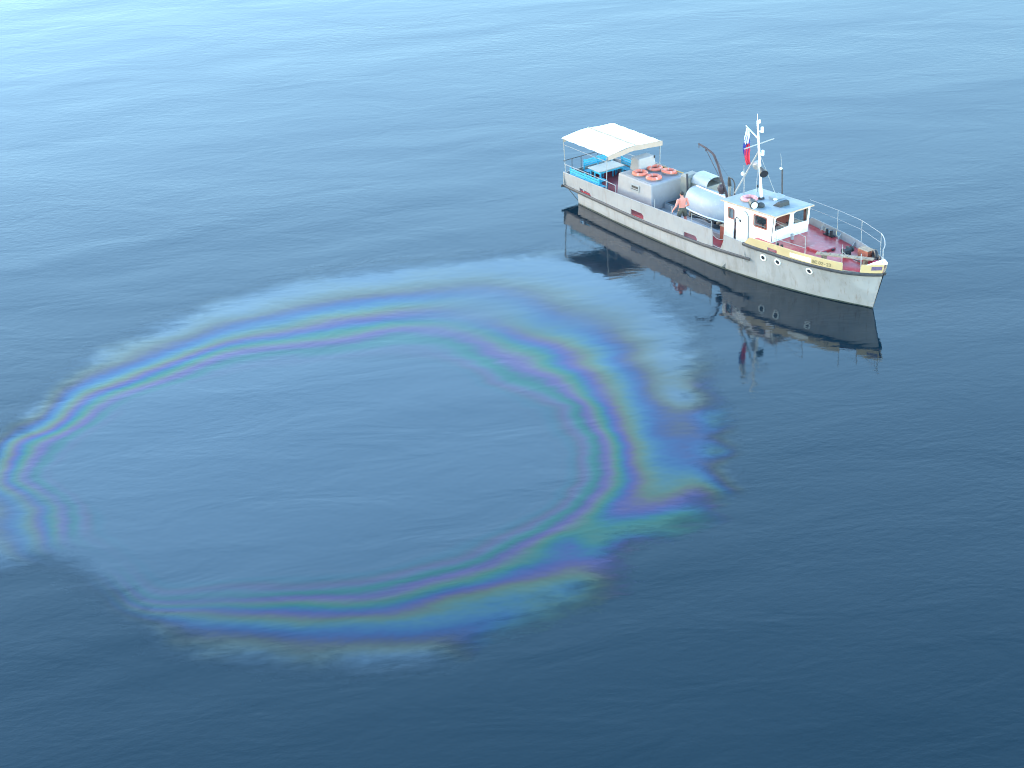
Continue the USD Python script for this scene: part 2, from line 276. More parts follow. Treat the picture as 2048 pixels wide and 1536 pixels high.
OIL = '''6.8 -33.4 110;5.5 -31.2 110;2.6 -26.8 110;1.8 -23.5 110;1.7 -19.9 110;1.9 -17.2 110;3.1 -13.9 110;4.2 -11 110;5.7 -9.1 110;7.9 -7.9 110;10.9 -7.6 110;14.2 -8.5 110;17.4 -10 110;19.3 -11.2 110;17.4 -9.2 110;20 -11.1 110;27.1 -30.9 110;25.2 -33 110;23.6 -34.5 110;28.3 -29 110;10.5 -35.5 110;11.8 -36.2 110;13.3 -36.5 110;23.6 -12.6 110;25 -13.9 110;26.4 -14.6 110;12.3 -36.6 110;6.9 -34.1 110;5.4 -31.8 110;1.5 -26.3 110;-0.1 -20.4 110;0.3 -15.7 110;2.2 -10.9 110;5.1 -5.7 110;11.6 -5.5 110;15.6 -6.9 110;29.1 -28.7 110;27.2 -32.1 110;24.4 -34.6 110;21.4 -35 110;7.7 -33.8 215;6 -31.9 215;4.6 -29.6 215;3.5 -27.1 215;2.9 -24.1 215;2.7 -21.7 215;3.1 -18.9 215;3.6 -16.7 215;4.2 -14.7 215;5 -12.9 215;6.2 -10.9 215;7.9 -10.1 215;10.7 -9.9 215;12.7 -9.6 215;14.9 -10.1 215;17.4 -11.4 215;19.8 -12.6 215;21.4 -13.3 215;22.4 -13.5 215;22.2 -12.7 215;21.1 -11.7 215;19.8 -10.6 215;26.4 -30.5 215;24.9 -32.1 215;23.1 -33.8 215;27.5 -28.9 215;28.3 -27.2 215;11 -34.9 215;12.4 -35.5 215;13.8 -35.9 215;23.1 -14 238;22.5 -13.9 238;8.3 -34 265;6.4 -31.7 265;5.1 -29.6 265;4.2 -27 265;3.5 -24.2 265;3.3 -21.8 265;3.6 -19.1 265;4.1 -16.6 265;5 -14.6 265;5.8 -12.9 265;7 -11.4 265;8.6 -10.8 265;11.1 -10.7 265;13.1 -10.5 265;15.4 -11 265;17.9 -12.2 265;20.2 -13.5 265;22.5 -14.6 265;23.8 -14.9 265;23.7 -14 265;22.6 -12.7 265;21.4 -11.7 265;28.2 -26 265;27.8 -27.2 265;25.9 -30.2 265;24.4 -31.8 265;22.9 -33.2 265;21.8 -34 265;11.2 -34.6 265;12.6 -35.2 265;14.1 -35.5 265;9 -34.1 310;6.7 -31.6 310;4.4 -26.9 310;3.6 -21.8 310;4.1 -19.3 310;4.9 -16.6 310;6 -13.8 310;11.3 -11.6 310;13.4 -11.1 310;16 -11.9 310;18.9 -13.3 310;21.5 -14.8 310;23.4 -15.8 310;24.6 -16.2 310;24.9 -15.2 310;24 -13.7 310;22.4 -12.1 310;25.5 -29.9 310;24.1 -31.6 310;22.9 -32.9 310;27.3 -26.3 310;27.9 -24.8 310;28 -23 310;11.4 -34.4 310;12.8 -34.9 310;14.3 -35.3 310;9.3 -34.1 370;7.2 -32.6 370;5.5 -29.4 370;4.5 -25.6 370;4 -22.7 370;4.3 -20.1 370;5 -17.2 370;6 -14.8 370;6.5 -13.9 370;12 -12.1 370;13.7 -11.7 370;15.7 -12.3 370;18.5 -13.5 370;21.1 -14.9 370;23.1 -16.2 370;24.8 -17.4 370;25.4 -16.6 370;25.8 -15.6 370;24 -13.3 370;25.2 -29.7 370;23.8 -31.4 370;22.7 -32.7 370;26.2 -26.6 370;26.7 -24.8 370;27.2 -23.6 370;27.6 -22.5 370;11.5 -34.2 370;13 -34.7 370;14.4 -35.1 370;9.6 -34 455;7.4 -32.4 455;4.9 -25.9 455;4.3 -22.6 455;5 -20 455;5.7 -17.1 455;6.6 -15.2 455;7.2 -14.1 455;13.2 -12.3 455;14.9 -12.9 455;17.5 -13.7 455;19.9 -14.8 455;22.2 -16.1 455;23.9 -17.3 455;24.8 -18.2 455;25.2 -19.1 455;25.8 -18.3 455;26 -17.4 455;26.1 -16.1 455;24.9 -29.5 455;23.5 -31.2 455;22 -32.9 455;25.6 -27.8 455;25.9 -26.4 455;26.3 -24.7 455;26.6 -23.2 455;27.4 -21.5 455;11.8 -34 455;13.2 -34.5 455;14.6 -34.9 455;9.9 -33.9 545;7.9 -32.4 545;5.4 -26.1 545;4.8 -22.7 545;5.6 -19.9 545;6.6 -17.2 545;7.5 -15.1 545;13.3 -13 545;14.6 -13.6 545;17.8 -14.4 545;20.2 -15.4 545;22.6 -16.8 545;24.2 -18.4 545;25 -19.9 545;25.2 -21.5 545;26.7 -18.2 545;26.3 -19.4 545;24.5 -29.3 545;23.2 -31 545;21.8 -32.6 545;25.4 -26.1 545;25.7 -23.5 545;26.4 -20.9 545;12 -33.6 545;13.5 -34.1 545;14.8 -34.7 545;25.8 -21.9 470;10.4 -33.5 680;8.5 -32.2 680;5.5 -22.8 680;6.5 -20 680;7.8 -16.1 680;8.7 -15 680;14 -14.6 680;15.4 -14.3 680;17.8 -14.7 680;20.2 -15.7 680;22.2 -17 680;23.5 -18.3 680;24.4 -19.8 680;24.8 -21.6 680;24.1 -29 680;22.2 -31.5 680;25 -25.8 680;25 -23.8 680;10.8 -33.1 800;9.4 -32.1 800;7.8 -19.9 800;9.7 -16.1 800;14.1 -15.7 800;16 -15.2 800;18.8 -15.8 800;21.6 -17.4 800;23.4 -19.1 800;24.2 -21.1 800;24.6 -23.9 800;24.4 -26.1 800;23.6 -28.7 800;21.6 -31.5 800;20 -33.9 800;9.1 -28.1 1250;9.6 -24.1 1250;10.9 -20.5 1250;13.4 -17.5 1250;17.9 -17.6 1250;21.1 -18.7 1250;22.6 -20.9 1250;22.9 -24.3 1250;22.2 -27.8 1250;20.1 -30.3 1250;16.2 -31.9 1250;11.5 -31.4 1250;16.1 -25.9 1250;17.4 -22.5 1250;13.6 -29.5 1250;12.4 -33.2 700;13.9 -33.7 700;15.1 -34.3 700;15 -35.7 300;15.3 -35.2 420;26.8 -16.1 420;28.8 -22 420;27.1 -20 420;19.1 -35.2 160;17 -35.4 160;23.2 -34.7 160;28.7 -28.4 160;28.8 -25 305;28.8 -26 305;28.6 -27.2 305;27.4 -16.7 500'''
pts = np.array([[float(v) for v in r.split()] for r in OIL.split(';')])
EDGE = np.array([[float(v) for v in r.split()] for r in '''7.11 -33.94;5.51 -31.83;3.52 -29.66;1.55 -26.33;0.61 -23.58;0.12 -20.49;0.26 -18.14;0.31 -15.67;1.09 -13.6;2.31 -11.01;3.78 -8.02;5.13 -5.73;7.92 -5.17;11.65 -5.53;15.58 -6.92;18.22 -8.99;20.06 -10.3;21.92 -11.42;23.46 -12.45;24.99 -13.96;26.37 -14.63;26.58 -16.08;27.55 -16.84;27.44 -18.83;27.04 -20.11;27.96 -21.29;28.81 -21.99;28.99 -23.45;28.9 -25.06;29.06 -26.24;28.96 -27.49;28.95 -28.6;28.76 -29.74;27.74 -31.37;26.26 -32.89;24.62 -34.34;23.2 -34.76;21.31 -34.95;18.87 -35.08;17.01 -35.22;15.73 -35.4;15.85 -36.78;15.16 -37.86;9.97 -36.13'''.split(';')])
_, keep = np.unique(pts[:, :2], axis=0, return_index=True); pts = pts[np.sort(keep)]
gx = np.arange(-8, 35, .13); gy = np.arange(-46, 2.5, .13)
GX, GY = np.meshgrid(gx, gy, indexing='ij'); P2 = np.stack([GX.ravel(), GY.ravel()], 1)
rbf = RBFInterpolator(pts[:, :2] / 10, pts[:, 2], kernel='thin_plate_spline', smoothing=6e-4, neighbors=70)
film = gaussian_filter(np.clip(rbf(P2 / 10), 60, 1400).reshape(GX.shape), 1.5)          # thickness in nanometres
# signed distance to the rim of the slick
ring_ = Polygon(EDGE).buffer(0)
rim = np.array(ring_.exterior.segmentize(.25).coords)
from scipy.spatial import cKDTree
import shapely
dist = cKDTree(rim).query(P2)[0]
inside = shapely.contains_xy(ring_, P2[:, 0], P2[:, 1])
rimd = gaussian_filter(np.where(inside, dist, -dist).reshape(GX.shape), 2.0)
# drawn-out wisps in the film
ca, sa = math.cos(RIPPLE_DIR), math.sin(RIPPLE_DIR)
q = np.stack([(P2[:, 0] * ca + P2[:, 1] * sa) * .35, (-P2[:, 0] * sa + P2[:, 1] * ca) * 1.1, 0 * P2[:, 0]], 1)
wisp = meshkit.fbm(q, 4, 3).reshape(GX.shape) - .5
broad = meshkit.fbm(q * .3, 3, 9).reshape(GX.shape) - .5
film = film * (1 + .10 * wisp + .08 * broad) + 25 * wisp
rimd = rimd + .8 * wisp + .4 * broad
# where the sheen shows no colour: too thick in the middle, broken up here and there along the ring
lo = np.clip((GX - 8) / 8, 0, 1); lo = 600 + 170 * lo * lo * (3 - 2 * lo)
sm = np.clip((film - lo) / 400, 0, 1); mixv = sm * sm * (3 - 2 * sm)
for bx_, by_, br_, ba_ in ((8.3, -12.4, 3.0, .92), (17.4, -34.9, 3.6, .95), (13.6, -36.2, 1.6, .5), (21.5, -32.6, 1.6, .5), (11.2, -9.6, 1.8, .4), (13.5, -34.5, 4.5, .45), (3.5, -20, 4.0, .25)):
    mixv = np.maximum(mixv, ba_ * np.exp(-((GX - bx_) ** 2 + (GY - by_) ** 2) / br_ ** 2))
mixv = np.clip(.12 + .88 * mixv + .9 * np.clip(broad + .3 * wisp - .02, 0, .5), 0, 1)
use = rimd > -2.0
idx = np.arange(film.size).reshape(film.shape)
cell = use[:-1, :-1] | use[1:, :-1] | use[:-1, 1:] | use[1:, 1:]
# none under the boat
cx, cy = (gx[:-1] + .06)[:, None], (gy[:-1] + .06)[None, :]
cell &= ~((cx > -.3) & (cx < 19.2) & (cy > -1.2))
A, B, C_, D_ = idx[:-1, :-1][cell], idx[1:, :-1][cell], idx[1:, 1:][cell], idx[:-1, 1:][cell]
F = np.concatenate([np.stack([A, B, C_], 1), np.stack([A, C_, D_], 1)])
un, inv = np.unique(F, return_inverse=True)
V = np.stack([P2[un, 0], P2[un, 1], np.full(len(un), .004)], 1)
n, l = wave_nodes(.6)
n.update({'fa': ('attribute', {'attribute': 'film_thickness'}), 'fr': ('attribute', {'attribute': 'rim_distance'}),
          'e1': ('noise_texture', {'scale': 1.6, 'detail': 6.0, 'roughness': .72, 'distortion': .5}),
          'me': ('mapping', {'scale': (.75, 1.4, 1)}),
          'e2': ('math', {'math_type': 'multiply_add', 'value2': 2.6, 'value3': -1.3}),
          'e3': ('math', {'math_type': 'add'}),
          'cov': ('map_range', {'range_type': 'smoothstep', 'from_min': -.8, 'from_max': 1.2, 'to_min': 0.0, 'to_max': 1.0}),
          'tmax': ('math', {'math_type': 'maximum', 'value2': 90.0}),
          'tj': ('math', {'math_type': 'multiply_add', 'value2': 46.0, 'value3': -23.0}),
          'ts': ('math', {'math_type': 'add'}),
          'thick': ('attribute', {'attribute': 'sheen_fade'}),
          'bs': ('principled_bsdf', {'base_color': (.004, .009, .013), 'roughness': .05, 'ior': 1.333, 'specular_ior_level': .5, 'thin_film_ior': FILM_IOR}),
          'bk': ('principled_bsdf', {'base_color': (.008, .016, .023), 'roughness': .05, 'ior': 1.50, 'specular_ior_level': .5}),
          'mk': ('mix_closure', {}),
          'tr': ('transparent_bsdf', {}), 'mc': ('mix_closure', {})})
l += [('bp.normal', 'bs.normal'), ('bp.normal', 'bk.normal'), ('rot.vector', 'me.vector'), ('me.vector', 'e1.vector'), ('e1.fac', 'e2.value1'), ('fr.fac', 'e3.value1'), ('e2.value', 'e3.value2'), ('e3.value', 'cov.value'),
      ('a.fac', 'tj.value1'), ('fa.fac', 'ts.value1'), ('tj.value', 'ts.value2'), ('ts.value', 'tmax.value1'), ('tmax.value', 'bs.thin_film_thickness'),
      ('thick.fac', 'mk.fac'), ('bs.BSDF', 'mk.closure1'), ('bk.BSDF', 'mk.closure2'),
      ('cov.result', 'mc.fac'), ('tr.BSDF', 'mc.closure1'), ('mk.closure', 'mc.closure2')]
OILMAT = usdkit.material(stage, '/World/Looks/oil_film', n, l, surface='mc.closure')
slick = obj('oil_slick', trimesh.Trimesh(V, inv.reshape(-1, 3), process=False), OILMAT, kind='stuff',
            label='rainbow coloured ring of oil film floating on the blue water beside the boat', category='oil slick')
UsdGeom.PrimvarsAPI(stage.GetPrimAtPath(slick)).CreatePrimvar('film_thickness', Sdf.ValueTypeNames.FloatArray, 'vertex').Set(Vt.FloatArray.FromNumpy(film.ravel()[un].astype(np.float32)))
UsdGeom.PrimvarsAPI(stage.GetPrimAtPath(slick)).CreatePrimvar('rim_distance', Sdf.ValueTypeNames.FloatArray, 'vertex').Set(Vt.FloatArray.FromNumpy(rimd.ravel()[un].astype(np.float32)))
UsdGeom.PrimvarsAPI(stage.GetPrimAtPath(slick)).CreatePrimvar('sheen_fade', Sdf.ValueTypeNames.FloatArray, 'vertex').Set(Vt.FloatArray.FromNumpy(mixv.ravel()[un].astype(np.float32)))

# ---------------------------------------------------------------- the boat: hull form
XD = [0, 3, 6.5, 10, 12.7, 14.15, 15.6, 17.6, 18.58, 19.0]
YD = [1.57, 1.70, 1.80, 1.83, 1.83, 1.67, 1.46, .92, .38, .03]
XWL = [0, 1.1, 3, 5.8, 8.5, 10.8, 12.9, 14.7, 16.3, 17.5, 18.5, 19.0]
YWL = [1.38, 1.48, 1.62, 1.76, 1.80, 1.78, 1.58, 1.25, .84, .47, .14, .02]
from scipy.interpolate import PchipInterpolator
hbD, hbW = PchipInterpolator(XD, YD), PchipInterpolator(XWL, YWL)
def shellpt(X, z, t=0.0, side=-1):
    """point of the hull skin at station X and height z, t metres inside it (t < 0: outside); side -1 = starboard"""
    X = np.asarray(X, float); z = np.asarray(z, float)
    k = np.clip(z / 1.55, -.4, 1.0); e = np.sign(k) * np.abs(k) ** 1.25
    f = lambda x: hbW(x) + (hbD(x) - hbW(x)) * e + np.clip(z - 1.55, 0, 1) * .06 * np.clip((x - 12.5) / 3, 0, 1)
    y = f(X); d = (f(np.minimum(X + .02, 19)) - f(np.maximum(X - .02, 0))) / (np.minimum(X + .02, 19) - np.maximum(X - .02, 0))
    n = np.sqrt(1 + d * d); nx, ny = -d / n, 1 / n
    x = X - (1.6 - z) * .30 * np.clip((X - 15.5) / 3.5, 0, 1) ** 2
    return np.stack([x - nx * t, side * np.maximum(y - ny * t, 0.0), z], -1)
def strip(x0, x1, zlo, zhi, t0, t1, side, nx=40, nz=3, step=None):
    """a curved plate following the hull between the heights zlo(x) and zhi(x), from depth t0 to t1"""
    X = np.linspace(x0, x1, nx); W = np.linspace(0, 1, nz); out = []
    for t in (t0, t1):
        out.append(np.array([[shellpt(x, zlo(x) + (zhi(x) - zlo(x)) * w, t, side) for w in W] for x in X]))
    V = np.concatenate([o.reshape(-1, 3) for o in out]); N = nx * nz; f = []
    for i in range(nx - 1):
        for j in range(nz - 1):
            a, b, c, d = i * nz + j, (i + 1) * nz + j, (i + 1) * nz + j + 1, i * nz + j + 1
            f += [[a, b, c], [a, c, d], [N + a, N + c, N + b], [N + a, N + d, N + c]]
    for i in range(nx - 1):
        for j in (0, nz - 1):
            a, b = i * nz + j, (i + 1) * nz + j; q = [[a, N + a, N + b], [a, N + b, b]]
            f += q if j == 0 else [r[::-1] for r in q]
    for i in (0, nx - 1):
        for j in range(nz - 1):
            a, b = i * nz + j, i * nz + j + 1; q = [[a, b, N + b], [a, N + b, N + a]]
            f += q if i == 0 else [r[::-1] for r in q]
    if side > 0: f = [r[::-1] for r in f]
    return trimesh.Trimesh(V, np.array(f), process=False)
def shell_poly(poly, t0, t1, side, cut=.3):
    """a plate with holes: a shapely polygon in (station, height) wrapped on the hull"""
    x0, _, x1, _ = poly.bounds; out = []
    edges = np.arange(math.floor(x0 / cut) * cut, x1 + cut, cut)
    for a in edges:
        g = poly.intersection(sbox(a, -9, a + cut, 9))
        for h in getattr(g, 'geoms', [g]):
            if h.geom_type != 'Polygon' or h.area < 1e-5: continue
            m = trimesh.creation.extrude_polygon(h, 1.0, engine='earcut'); v = m.vertices
            p = shellpt(v[:, 0], v[:, 1], np.where(v[:, 2] > .5, t1, t0), side)
            out.append(trimesh.Trimesh(p, m.faces if side > 0 else m.faces[:, ::-1], process=False))
    m = trimesh.util.concatenate(out)
    return m
lin = lambda xs, zs: (lambda x: np.interp(x, xs, zs))
RUBLO = lin([0, 3, 6.5, 10, 13], [.61, .65, .66, .75, .91])
RUBUP = lin([12.7, 14.2, 15.6, 17.6, 18.6, 19], [1.56, 1.53, 1.52, 1.54, 1.60, 1.64])
BTOP = lin([0, 3.3, 6.9, 10.75], [1.29, 1.39, 1.50, 1.59])
YTOP = lin([12.7, 13.05, 14.5, 17.6, 18.3, 19], [1.62, 1.92, 1.94, 1.93, 1.98, 2.10])

BOAT = thing('motor_boat', 'long white and grey workboat with red foredeck, white wheelhouse, mast and white awning aft', 'boat', (9.5, 0, 0))
# hull skin below the rubbing strakes, both sides, keel to deck edge
def hull_mesh():
    X = np.concatenate([np.linspace(1.1, 13, 34), np.linspace(13.3, 19, 30)]); out = []
    zt = lin([1.1, 10.9, 11.4, 11.46, 12.9, 19], [.70, .78, .80, 1.58, 1.60, 1.66])
    W = np.linspace(0, 1, 10)
    for side in (-1, 1):
        V = []
        for x in X:
            zs = -.7 + (zt(x) + .7) * W
            V.append([shellpt(x, z, 0, side) * np.array([1, 1 if z > -.05 else max(.2, 1 + z * .6), 1]) for z in zs])
        V = np.array(V); n = len(W); f = []
        for i in range(len(X) - 1):
            for j in range(n - 1):
                a, b, c, d = i * n + j, (i + 1) * n + j, (i + 1) * n + j + 1, i * n + j + 1
                f += [[a, b, c], [a, c, d]]
        f = np.array(f); f = f[:, ::-1] if side > 0 else f
        out.append(trimesh.Trimesh(V.reshape(-1, 3), f, process=False))
    a = [shellpt(1.1, z, 0, -1) for z in np.linspace(-.7, .70, 8)]; b = [shellpt(1.1, z, 0, 1) for z in np.linspace(-.7, .70, 8)]
    V = np.array(a + b); f = []
    for j in range(7): f += [[j, j + 1, 8 + j + 1], [j, 8 + j + 1, 8 + j]]
    out.append(trimesh.Trimesh(V, np.array(f), process=False))
    return out
hull = obj('hull', hull_mesh(), HULL, BOAT, smooth=35)
for s in (-1, 1):
    obj('waterline_band', strip(1.1, 18.98, lambda x: -.2, lambda x: .055 + .01 * math.sin(3 * x), -.005, .01, s, 60, 3), FOUL, BOAT, smooth=40)
# stern platform that overhangs the transom, and its stays
def outline(x0, x1, z, t, n=40):
    X = np.linspace(x0, x1, n); s = [shellpt(x, z(x) if callable(z) else z, t, -1) for x in X]; p = [shellpt(x, z(x) if callable(z) else z, t, 1) for x in X]
    return Polygon([tuple(v[:2]) for v in s] + [tuple(v[:2]) for v in p[::-1]]).buffer(0)
obj('stern_platform', plate(outline(.0, 1.12, .62, .0, 6), 'z', .56, .70), HULL, BOAT)
for s in (-1, 1):
    obj('platform_stay', tube([(.25, s * 1.45, .57), (1.12, s * 1.42, .06)], .016), RUBBER, BOAT)
obj('main_deck', plate(outline(.03, 12.71, .72, .05), 'z', .66, .74), DECKRED, BOAT)
# foredeck with a little camber
def deck_mesh(x0, x1, z, camber, t):
    X = np.linspace(x0, x1, 40); W = np.linspace(-1, 1, 13); V = []
    for x in X:
        zz = z(x); p = shellpt(x, zz, t, 1)
        V.append([[p[0], p[1] * w, zz + camber * (1 - w * w) * min(1, p[1])] for w in W])
    V = np.array(V); n = 13; f = []
    for i in range(len(X) - 1):
        for j in range(n - 1):
            a, b, c, d = i * n + j, (i + 1) * n + j, (i + 1) * n + j + 1, i * n + j + 1
            f += [[a, b, c], [a, c, d]]
    return trimesh.Trimesh(V.reshape(-1, 3), np.array(f), process=False)
obj('foredeck', deck_mesh(12.70, 18.93, lin([11.4, 15, 19], [1.61, 1.61, 1.66]), .05, .03), DECKRED, BOAT, smooth=True)
obj('deck_break', bb(12.69, 12.72, -1.78, 1.78, .74, 1.60), GREY, BOAT)

# main deck bulwarks with freeing ports
def port_hole(x0, x1, h0, h1, r=.10):
    return Polygon([(x0, RUBLO(x0) + .03), (x1, RUBLO(x1) + .03), (x1, RUBLO(x1) + h1 - r), (x1 - r, RUBLO(x1) + h1), (x0, RUBLO(x0) + h0)])
xs = np.linspace(.06, 10.74, 50)
bul = Polygon([(x, RUBLO(x) - .02) for x in xs] + [(x, BTOP(x)) for x in xs[::-1]])
for a, b, h0, h1 in ((5.22, 6.13, .33, .33), (8.88, 9.74, .26, .26)):
    bul = bul.difference(port_hole(a, b, h0, h1))
aft = port_hole(1.28, 2.18, .24, .20).difference(Polygon([(1.53, 1.2), (1.66, 1.2), (1.64, .78), (1.57, .78)]))
bul = bul.difference(aft)
for s in (-1, 1):
    p = obj('bulwark', shell_poly(bul, 0.0, .035, s), BULW, BOAT)
    X = np.linspace(.06, 10.74, 30)
    obj('bulwark_cap', tube([shellpt(x, BTOP(x), .018, s) for x in X], .028, 6), BULW, p)
    for x in (7.9, 9.9, 4.2, 2.6):
        a, b, c = shellpt(x, .75, .04, s), shellpt(x, BTOP(x) - .1, .04, s), shellpt(x, .75, .25, s)
        o = np.array([.02, 0, 0]); obj('bulwark_bracket', hullpts([a - o, a + o, b - o, b + o, c - o, c + o]), BULW, p)
ys = np.linspace(-1.5, 1.5, 3)
obj('stern_bulwark', plate(Polygon([(-1.53, .66), (1.53, .66), (1.54, 1.29), (-1.54, 1.29)]), 'x', .045, .08), BULW, BOAT)
# raised side of the forecastle: the plate between gangway and bow bulwark
for s in (-1, 1):
    x = np.linspace(11.45, 12.98, 12)
    pl = Polygon([(a, .80) for a in x] + [(a, 1.60) for a in x[::-1]])
    obj('side_plate', shell_poly(pl, -.006, .03, s), BULW, BOAT)
# bow bulwarks: yellow outside, pale inside, with the mooring gate
x = np.linspace(12.74, 18.97, 60)
yb = Polygon([(12.74, 1.60), (13.02, 1.92)] + [(a, YTOP(a)) for a in x[x > 13.05]] + [(a, RUBUP(a) + .01) for a in x[::-1]])
yb = yb.buffer(0).difference(Polygon([(14.01, 1.60), (14.51, 1.58), (14.51, 1.74), (13.99, 1.76)]))
yb_s = yb.difference(sbox(17.60, 1.62, 18.26, 2.6))
for s, pl in ((-1, yb_s), (1, yb.difference(Polygon([(14.75, 1.68), (15.1, 1.68), (15.1, 1.90), (14.75, 1.88)])))):
    p = obj('bow_bulwark', shell_poly(pl, -.004, .014, s), YELLOW, BOAT)
    obj('bulwark_lining', shell_poly(pl.buffer(-.004), .016, .04, s), BULW, p)
    for g in (pl,):
        for a, b in (((13.05, 17.58), (18.28, 18.95)) if s < 0 else ((13.05, 18.95),)):
            X = np.linspace(a, b, 24); obj('bulwark_cap', tube([shellpt(v, YTOP(v) + .005, .018, s) for v in X], .026, 6), YELLOW if s < 0 else BULW, p)
    for xx in (13.9, 15.1, 16.1, 16.9):
        a, b, c = shellpt(xx, 1.66, .045, s), shellpt(xx, 1.88, .045, s), shellpt(xx, 1.66, .2, s)
        o = np.array([.02, 0, 0]); obj('bulwark_bracket', hullpts([a - o, a + o, b - o, b + o, c - o, c + o]), BULW, p)
# breasthook: the white plate that ties the bow together
obj('breasthook', hullpts([shellpt(v, z, .0, s) for v in (18.45, 18.7, 18.9, 18.99) for s in (-1, 1) for z in (1.99 + (v - 18.45) * .2, 2.04 + (v - 18.45) * .2)]), WHITE, BOAT)
# rubbing strakes
def strake(x0, x1, f, w, d, s, n=46):
    X = np.linspace(x0, x1, n); ring = [(-.02, -w), (d * .75, -w), (d, -w * .5), (d, w * .5), (d * .75, w), (-.02, w)]
    V = np.array([[shellpt(a, f(a) + b[1], -b[0], s) for b in ring] for a in X]); k = len(ring); F_ = []
    for i in range(n - 1):
        for j in range(k):
            a, b = i * k + j, i * k + (j + 1) % k; F_ += [[a, a + k, b + k], [a, b + k, b]]
    for j in range(1, k - 1): F_ += [[0, j, j + 1], [(n - 1) * k, (n - 1) * k + j + 1, (n - 1) * k + j]]
    F_ = np.array(F_); return trimesh.Trimesh(V.reshape(-1, 3), F_ if s < 0 else F_[:, ::-1], process=False)
for s in (-1, 1):
    obj('rubbing_strake', strake(.0, 12.98, RUBLO, .065, .075, s), RUBBER, BOAT)
for s in (-1, 1):
    obj('rubbing_strake', strake(12.70, 19.0, RUBUP, .070, .085, s), RUBBER, BOAT)
obj('stern_strake', bb(-.06, .02, -1.62, 1.62, .545, .675, .03), RUBBER, BOAT)
# portholes
for s in (-1, 1):
    for xp in (13.73, 14.48, 16.05):
        c, c2 = shellpt(xp, 1.19, 0, s), shellpt(xp + .1, 1.19, 0, s); nrm = np.cross(c2 - c, shellpt(xp, 1.29, 0, s) - c); nrm /= np.linalg.norm(nrm)
        if nrm[1] * s < 0: nrm = -nrm
        T = trimesh.geometry.align_vectors([0, 0, 1], nrm); T[:3, 3] = c
        r = torus(.125, .035, .8, 28, 8); r.apply_transform(T); ph = obj('porthole', r, WHITE, BOAT, smooth=True)
        g = trimesh.creation.cylinder(.105, .02, sections=24); g.apply_transform(T); obj('pane', g, DARK, ph)
# number, white patch and emblem on the starboard bow
def on_shell(m, t):
    v = m.vertices; p = shellpt(v[:, 0], v[:, 1], t - v[:, 2], -1); return trimesh.Trimesh(p, m.faces, process=False)
tm = meshkit.text_mesh('BC 02-23', .145, .004, bold=True); b = tm.bounds
tm.apply_translation([-b[0][0], -b[0][1], 0]); tm.apply_scale([.84 / (b[1][0] - b[0][0]), 1, 1])
tm = tm.subdivide(); v = tm.vertices; v[:, 0] += 16.29; v[:, 1] += RUBUP(v[:, 0]) + .125; tm.vertices = v
obj('registration_number', on_shell(tm, -.008), LETTER, BOAT)
obj('name_patch', shell_poly(Polygon([(15.2, 1.66), (16.22, 1.64), (16.22, 1.84), (15.2, 1.84)]), -.010, -.005, -1), PATCH, BOAT)
obj('emblem', shell_poly(Polygon([(18.62, 1.80), (18.93, 1.84), (18.93, 2.01), (18.62, 1.97)]), -.012, -.006, -1, .1), EMBLEM, BOAT)
# gangway chains
gc = lambda z, sag: obj('gangway_chain', tube(bez(shellpt(10.74, z, .02, -1), (shellpt(10.74, z, .02, -1) + shellpt(11.46, z, .02, -1)) / 2 - [0, 0, sag], shellpt(11.46, z, .02, -1)), .012, 5), STEEL, BOAT)
gc(1.40, .22); gc(.92, .06)

# ---------------------------------------------------------------- deckhouse, hatch trunk, casing
def frustum(x0, x1, y0, y1, z0, xa, xb, ya, yb_, z1, r=.04):
    P = []
    for (X, Y, Z, sx, sy, sz) in ((x0, y0, z0, 1, 1, 0), (x1, y0, z0, -1, 1, 0), (x1, y1, z0, -1, -1, 0), (x0, y1, z0, 1, -1, 0),
                                  (xa, ya, z1, 1, 1, -1), (xb, ya, z1, -1, 1, -1), (xb, yb_, z1, -1, -1, -1), (xa, yb_, z1, 1, -1, -1)):
        for k in range(3):
            q = np.array([X + sx * r, Y + sy * r, Z + sz * r]); q[k] = (X, Y, Z)[k]; P.append(q)
    return hullpts(P)
dh = obj('deckhouse', frustum(3.45, 6.0, -1.14, 1.18, .73, 3.40, 5.72, -.97, 1.02, 2.02), GREY, BOAT)
obj('deckhouse_roof', bb(3.45, 5.68, -.93, .98, 2.019, 2.028), DHROOF, dh)
def on_side(x, z): return -1.14 + .17 * (z - .73) / 1.29
fr = []
for (a, b, c, d) in ((4.36, 4.42, 1.50, 1.80), (4.88, 4.94, 1.50, 1.80), (4.42, 4.88, 1.74, 1.80), (4.42, 4.88, 1.50, 1.56), (4.42, 4.88, 1.60, 1.63)):
    fr.append(hullpts([(x, on_side(x, z) - o, z) for x in (a, b) for z in (c, d) for o in (-.02, .03)]))
w_ = obj('window', fr, STEEL, dh)
obj('pane', hullpts([(x, on_side(x, z) - o, z) for x in (4.42, 4.88) for z in (1.54, 1.76) for o in (-.02, .008)]), DARK, dh)
obj('companion_hood', frustum(3.30, 3.98, -.22, .82, 2.025, 3.36, 3.92, -.18, .76, 2.60), GREY, dh)
obj('hood_hinge', bb(3.93, 3.97, .70, .74, 2.5, 2.62), DARK, dh)
for s in (-1, 1):
    obj('roof_rail', tube([(3.5, s * .92 + .03, 2.06), (5.6, s * .92 + .03, 2.06)], .016, 6), STEEL, dh)
# trunk between deckhouse and wheelhouse, with planks on top
tk = obj('hatch_trunk', bb(6.02, 10.15, -.78, 1.10, .735, .955, .02), GREY, BOAT)
pw = 1.84 / 9
for k in range(9):
    y0 = -.76 + k * pw
    obj('plank', bb(6.75 + .03 * (k % 3), 10.10, y0 + .012, y0 + pw - .012, .957, .985 + .006 * ((k * 5) % 3), .006), PLANK if k % 2 == 0 else PLANKD, tk)
